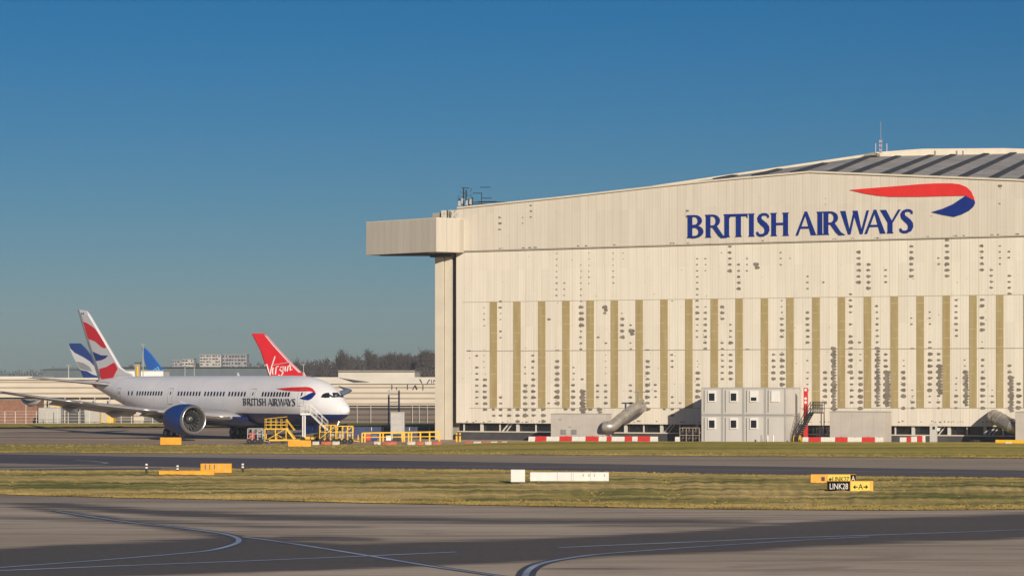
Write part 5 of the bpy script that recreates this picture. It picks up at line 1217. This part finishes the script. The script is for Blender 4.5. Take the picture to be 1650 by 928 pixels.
# white building right of nose and the banded hangar behind
t = wthing('banded_terminal', 'cream banded hangar with broken roof lettering behind the aircraft nose', 'building', 620, 440); Z = 440
bpx(t, 'wall', 470, 735, 618.5, 653, Z, 25, M['stripe']); bpx(t, 'fascia', 470, 735, 607.5, 618, Z - .5, 25, M['offwhite']); bpx(t, 'glazed_front', 470, 735, 653, 690, Z + .6, 20, M['glaze'], z0=0)
for x in (575, 597, 664, 675, 688): bpx(t, 'mullion', x, x + .8, 653, 690, Z + .2, .3, M['cabin'], z0=0)
bpx(t, 'sill', 470, 735, 656, 656.7, Z, .3, M['cabin'])
mb = MB(); Zf = Z - .6
mb.prism([P(545.5, 608, Zf), P(560, 610.5, Zf), P(596, 615.3, Zf), P(570, 616, Zf)], (0, .05, 0)); mb.build('dark_wedge', M['dark'], t, True)  # added dark tapering wedge, a flat decal laid over the fascia
mb = MB()
for a, b in (((676.5, 610.5), (680, 617)), ((688, 618), (692.5, 611)), ((695, 611), (696, 617)), ((699, 612), (699, 617)), ((699, 612), (703, 614))): mb.bar(P(*a, Zf - .02), P(*b, Zf - .02), .05, .16)
mb.build('fascia_lettering', M['black'], t, True)
mb = MB()
for a, b in (((632, 618.5), (632, 627)), ((639.5, 623), (639.5, 627)), ((657, 618.5), (657, 627)), ((665.5, 627), (669, 620.5)), ((669, 620.5), (672.5, 627)), ((682, 618.5), (682, 628))): mb.bar(P(*a, Zf + .3), P(*b, Zf + .3), .06, .16)
mb.build('wall_lettering', M['dark'], t, True)
t = wthing('flat_white_hangar', 'white flat topped hangar block above the banded building', 'building', 607, 520)
bpx(t, 'wall', 545, 668, 598.5, 620, 520, 30, M['offwhite'], z0=0); bpx(t, 'roof', 544.5, 668.5, 596.6, 598.4, 519.5, 31, M['seam'])
t = wthing('blue_hoarding', 'low dark blue panel wall behind the equipment and yellow rail', 'wall', 637, 322)
for k, (x0, x1) in enumerate(((552, 590), (590.3, 628), (628.3, 666), (666.3, 706))): bpx(t, 'panel', x0, x1, 687.5, 706, 322, .3, M['bluewall'], z0=0)
bpx(t, 'end_panel', 700, 707, 679, 706, 321.5, .4, M['bluewall'], z0=0)
for x in (598, 617, 659, 691.5): bpx(t, 'post', x, x + 1.2, 688, 694, 321.8, .1, M['cabin'])
t = wthing('grey_kiosk', 'grey panelled box standing before the blue wall', 'kiosk', 641, 318)
bpx(t, 'body', 629.5, 651.5, 665, 700, 318, 2, M['cabin_frame'], z0=0)
for y in (674, 684): bpx(t, 'joint', 630, 651, y, y + .5, 317.98, .015, M['steel'])
bpx(t, 'joint', 648, 648.5, 665.5, 700, 317.97, .012, M['steel'], z0=.1); bpx(t, 'lid', 629, 652, 664, 665, 317.9, 2.2, M['cabin'])
t = wthing('ladder_tower', 'grey steel ladder tower rising behind the grey kiosk', 'tower', 632, 400); Z = 400
for x in (625, 641.5): bpx(t, 'leg', x, x + 2.6, 628, 690, Z, .4, M['steel'], z0=0)
for k in range(9): bpx(t, 'rung', 627.8, 641.4, 629 + k * 6, 629.9 + k * 6, Z + .1, .15, M['steel'])
# poles
for i, (x, y0, Z, lab) in enumerate(((230.5, 556, 500, 'tall thin lamp pole with bright head beside the bright blue fin'), (110.5, 590, 430, 'thin grey pole before the dark shed'), (298, 591, 560, 'thin goal shaped pole above fuselage, left'), (313, 591, 560, 'thin goal shaped pole above fuselage, right'), (489, 588, 600, 'thin dark pole behind the red fin base'))):
    t = wthing('lamp_pole', lab, 'pole', x, Z); p = P(x, y0, Z); MB().tube([(p.x, Z, 0), (p.x, Z, p.z)], [.12, .08], 8).build('pole', M['cabin_frame'], t, True)
    MB().box(p.x - .35, p.x + .35, Z - .2, Z + .2, p.z, p.z + .25).build('lamp_head', M['silver'], t, True)

# ------------------------------------------------------------------ trees
def bare_tree(px, Z, ytop, width_px, label, seed, dens_=1.0):
    rnd = random.Random(seed); x = (px - CX) * Z / F; H = CH - (ytop - HY) * Z / F; Wd = width_px * Z / F
    t = thing('bare_tree', label, 'tree', (x, Z, 0), 0, 'bare winter trees on the skyline')
    mb = MB(); tips = []
    def grow(p, d, L, r, lv):
        q = p + d * L; mb.tube([p, q], [r, r * .7], 5, False)
        if lv == 0: tips.append(q); return
        for k in range(rnd.choice((2, 3, 3))):
            nd = (d + Vector((rnd.uniform(-.7, .7), rnd.uniform(-.7, .7), rnd.uniform(-.05, .4)))).normalized(); grow(q, nd, L * rnd.uniform(.65, .85), r * .62, lv - 1)
            if lv < 3: tips.append(q)
    grow(Vector((0, 0, 0)), Vector((0, 0, 1)), H * .26, H * .022, 4)
    zmax = max(v.z for v in mb.v); s = H * .93 / zmax; xm = max(abs(v.x) for v in mb.v) or 1; sxx = Wd * .48 / xm
    for v in mb.v: v.x *= sxx; v.y *= sxx; v.z *= s
    tips = [Vector((p.x * sxx, p.y * sxx, p.z * s)) for p in tips]
    fit = []
    for p in tips:
        e_ = math.sqrt((p.x / (Wd * .5)) ** 2 + (p.y / (Wd * .5)) ** 2 + ((p.z - H * .62) / (H * .36)) ** 2)
        if p.z < H * .25: continue
        if e_ > 1: k_ = rnd.uniform(.8, 1) / e_; p = Vector((p.x * k_, p.y * k_, H * .62 + (p.z - H * .62) * k_))
        fit.append(p)
    tips = fit
    mb.build('trunk', M['trunk'], t)
    cm = MB(); tw = H * .006
    for p in tips:
        for k in range(int(6 * dens_)):
            d = Vector((rnd.gauss(0, .8), rnd.gauss(0, .8), rnd.gauss(.12, .7))).normalized() * rnd.uniform(.03, .10) * H; o = p + Vector((rnd.gauss(0, .03), rnd.gauss(0, .03), rnd.gauss(0, .03))) * H
            e = o + d; s_ = Vector((tw, 0, 0)) if abs(d.x) < abs(d.z) else Vector((0, 0, tw)); cm.add([o - s_, o + s_, e], [(0, 1, 2)])
            m_ = o + d * .5; e2 = m_ + Vector((rnd.gauss(0, .05), 0, rnd.gauss(.02, .05))) * H; cm.add([m_ - s_ * .7, m_ + s_ * .7, e2], [(0, 1, 2)])
    cm.build('crown', M['twig'], t)
    return t
tr = [(547, 900, 561, 30, 'tall rounded bare tree, left end of the skyline group'), (522, 950, 577, 26, 'low bare tree just left of the tall rounded one'), (567, 980, 572, 24, 'short bare tree in the gap between two taller rounded ones'), (594, 880, 562, 26, 'round headed bare tree at middle of the skyline group'),
      (610, 960, 570, 24, 'dense low bare tree right of the round headed one'), (624, 900, 559, 26, 'tallest spreading bare tree near the middle right'), (642, 960, 568, 24, 'wide low bare tree right of the tallest'), (658, 930, 567, 24, 'second low bare tree right of the tallest'), (676, 890, 560, 30, 'dense wide bare tree beside the hangar edge'), (692, 920, 558, 30, 'bare tree partly hidden by the hangar corner'), (478, 1000, 576, 30, 'faint low bare tree directly right of the red fin'), (500, 1020, 581, 28, 'low bush like bare tree between red fin and skyline group'), (210, 900, 585, 22, 'small bare tree right of the striped fin')]
for i, (x, Z, y, wd, lab) in enumerate(tr): bare_tree(x, Z, y, wd, lab, 20 + i)
# distant wood as one mass
def wood(name, x0, x1, Z, ytab, label, n):
    rnd = random.Random(name + str(x0)); mb = MB()
    for i in range(n):
        x = rnd.uniform(x0, x1); yt = lerp(ytab, x); h = (CH - (yt - HY) * Z / F) * rnd.uniform(.55, 1.0); zc = rnd.uniform(0, 1) ** .6 * h; o = Vector(((x - CX) * Z / F, Z + rnd.uniform(0, 30), zc))
        d = Vector((rnd.gauss(0, .8), rnd.gauss(0, .4), abs(rnd.gauss(.6, .5)))).normalized() * h * rnd.uniform(.08, .2); s_ = Vector((h * .03, 0, h * .01)); mb.add([o - s_, o + s_, o + d], [(0, 1, 2)])
    o = mb.build(name, M['twig'] if 'bare' in label else M['hedge']); tag(o, label, 'woodland', kind='stuff')
wood('distant_wood', 460, 735, 1050, [(460, 588), (500, 583), (540, 578), (620, 574), (735, 570)], 'dark bare woodland belt behind the skyline trees', 9000)
wood('distant_wood', -60, 460, 1700, [(-60, 597), (60, 597), (90, 592), (260, 592), (320, 584), (460, 586)], 'dark low bare woodland along the left horizon', 9000)

# ------------------------------------------------------------------ thin air
hz = MB().box(-1500, 1500, -60, 1950, -1.2, 62); ho = hz.build('haze', bpy.data.materials.new('thin_haze'))
hm = ho.data.materials[0]; hm.use_nodes = True; hn = hm.node_tree; hn.nodes.clear()
pv = hn.nodes.new('ShaderNodeVolumePrincipled'); pv.inputs['Color'].default_value = (.86, .91, 1.0, 1); pv.inputs['Density'].default_value = .00016; pv.inputs['Anisotropy'].default_value = 0
om = hn.nodes.new('ShaderNodeOutputMaterial'); hn.links.new(pv.outputs[0], om.inputs['Volume'])
tag(ho, kind='stuff'); ho['label'] = 'thin pale winter haze over the whole airfield'; ho['category'] = 'haze'
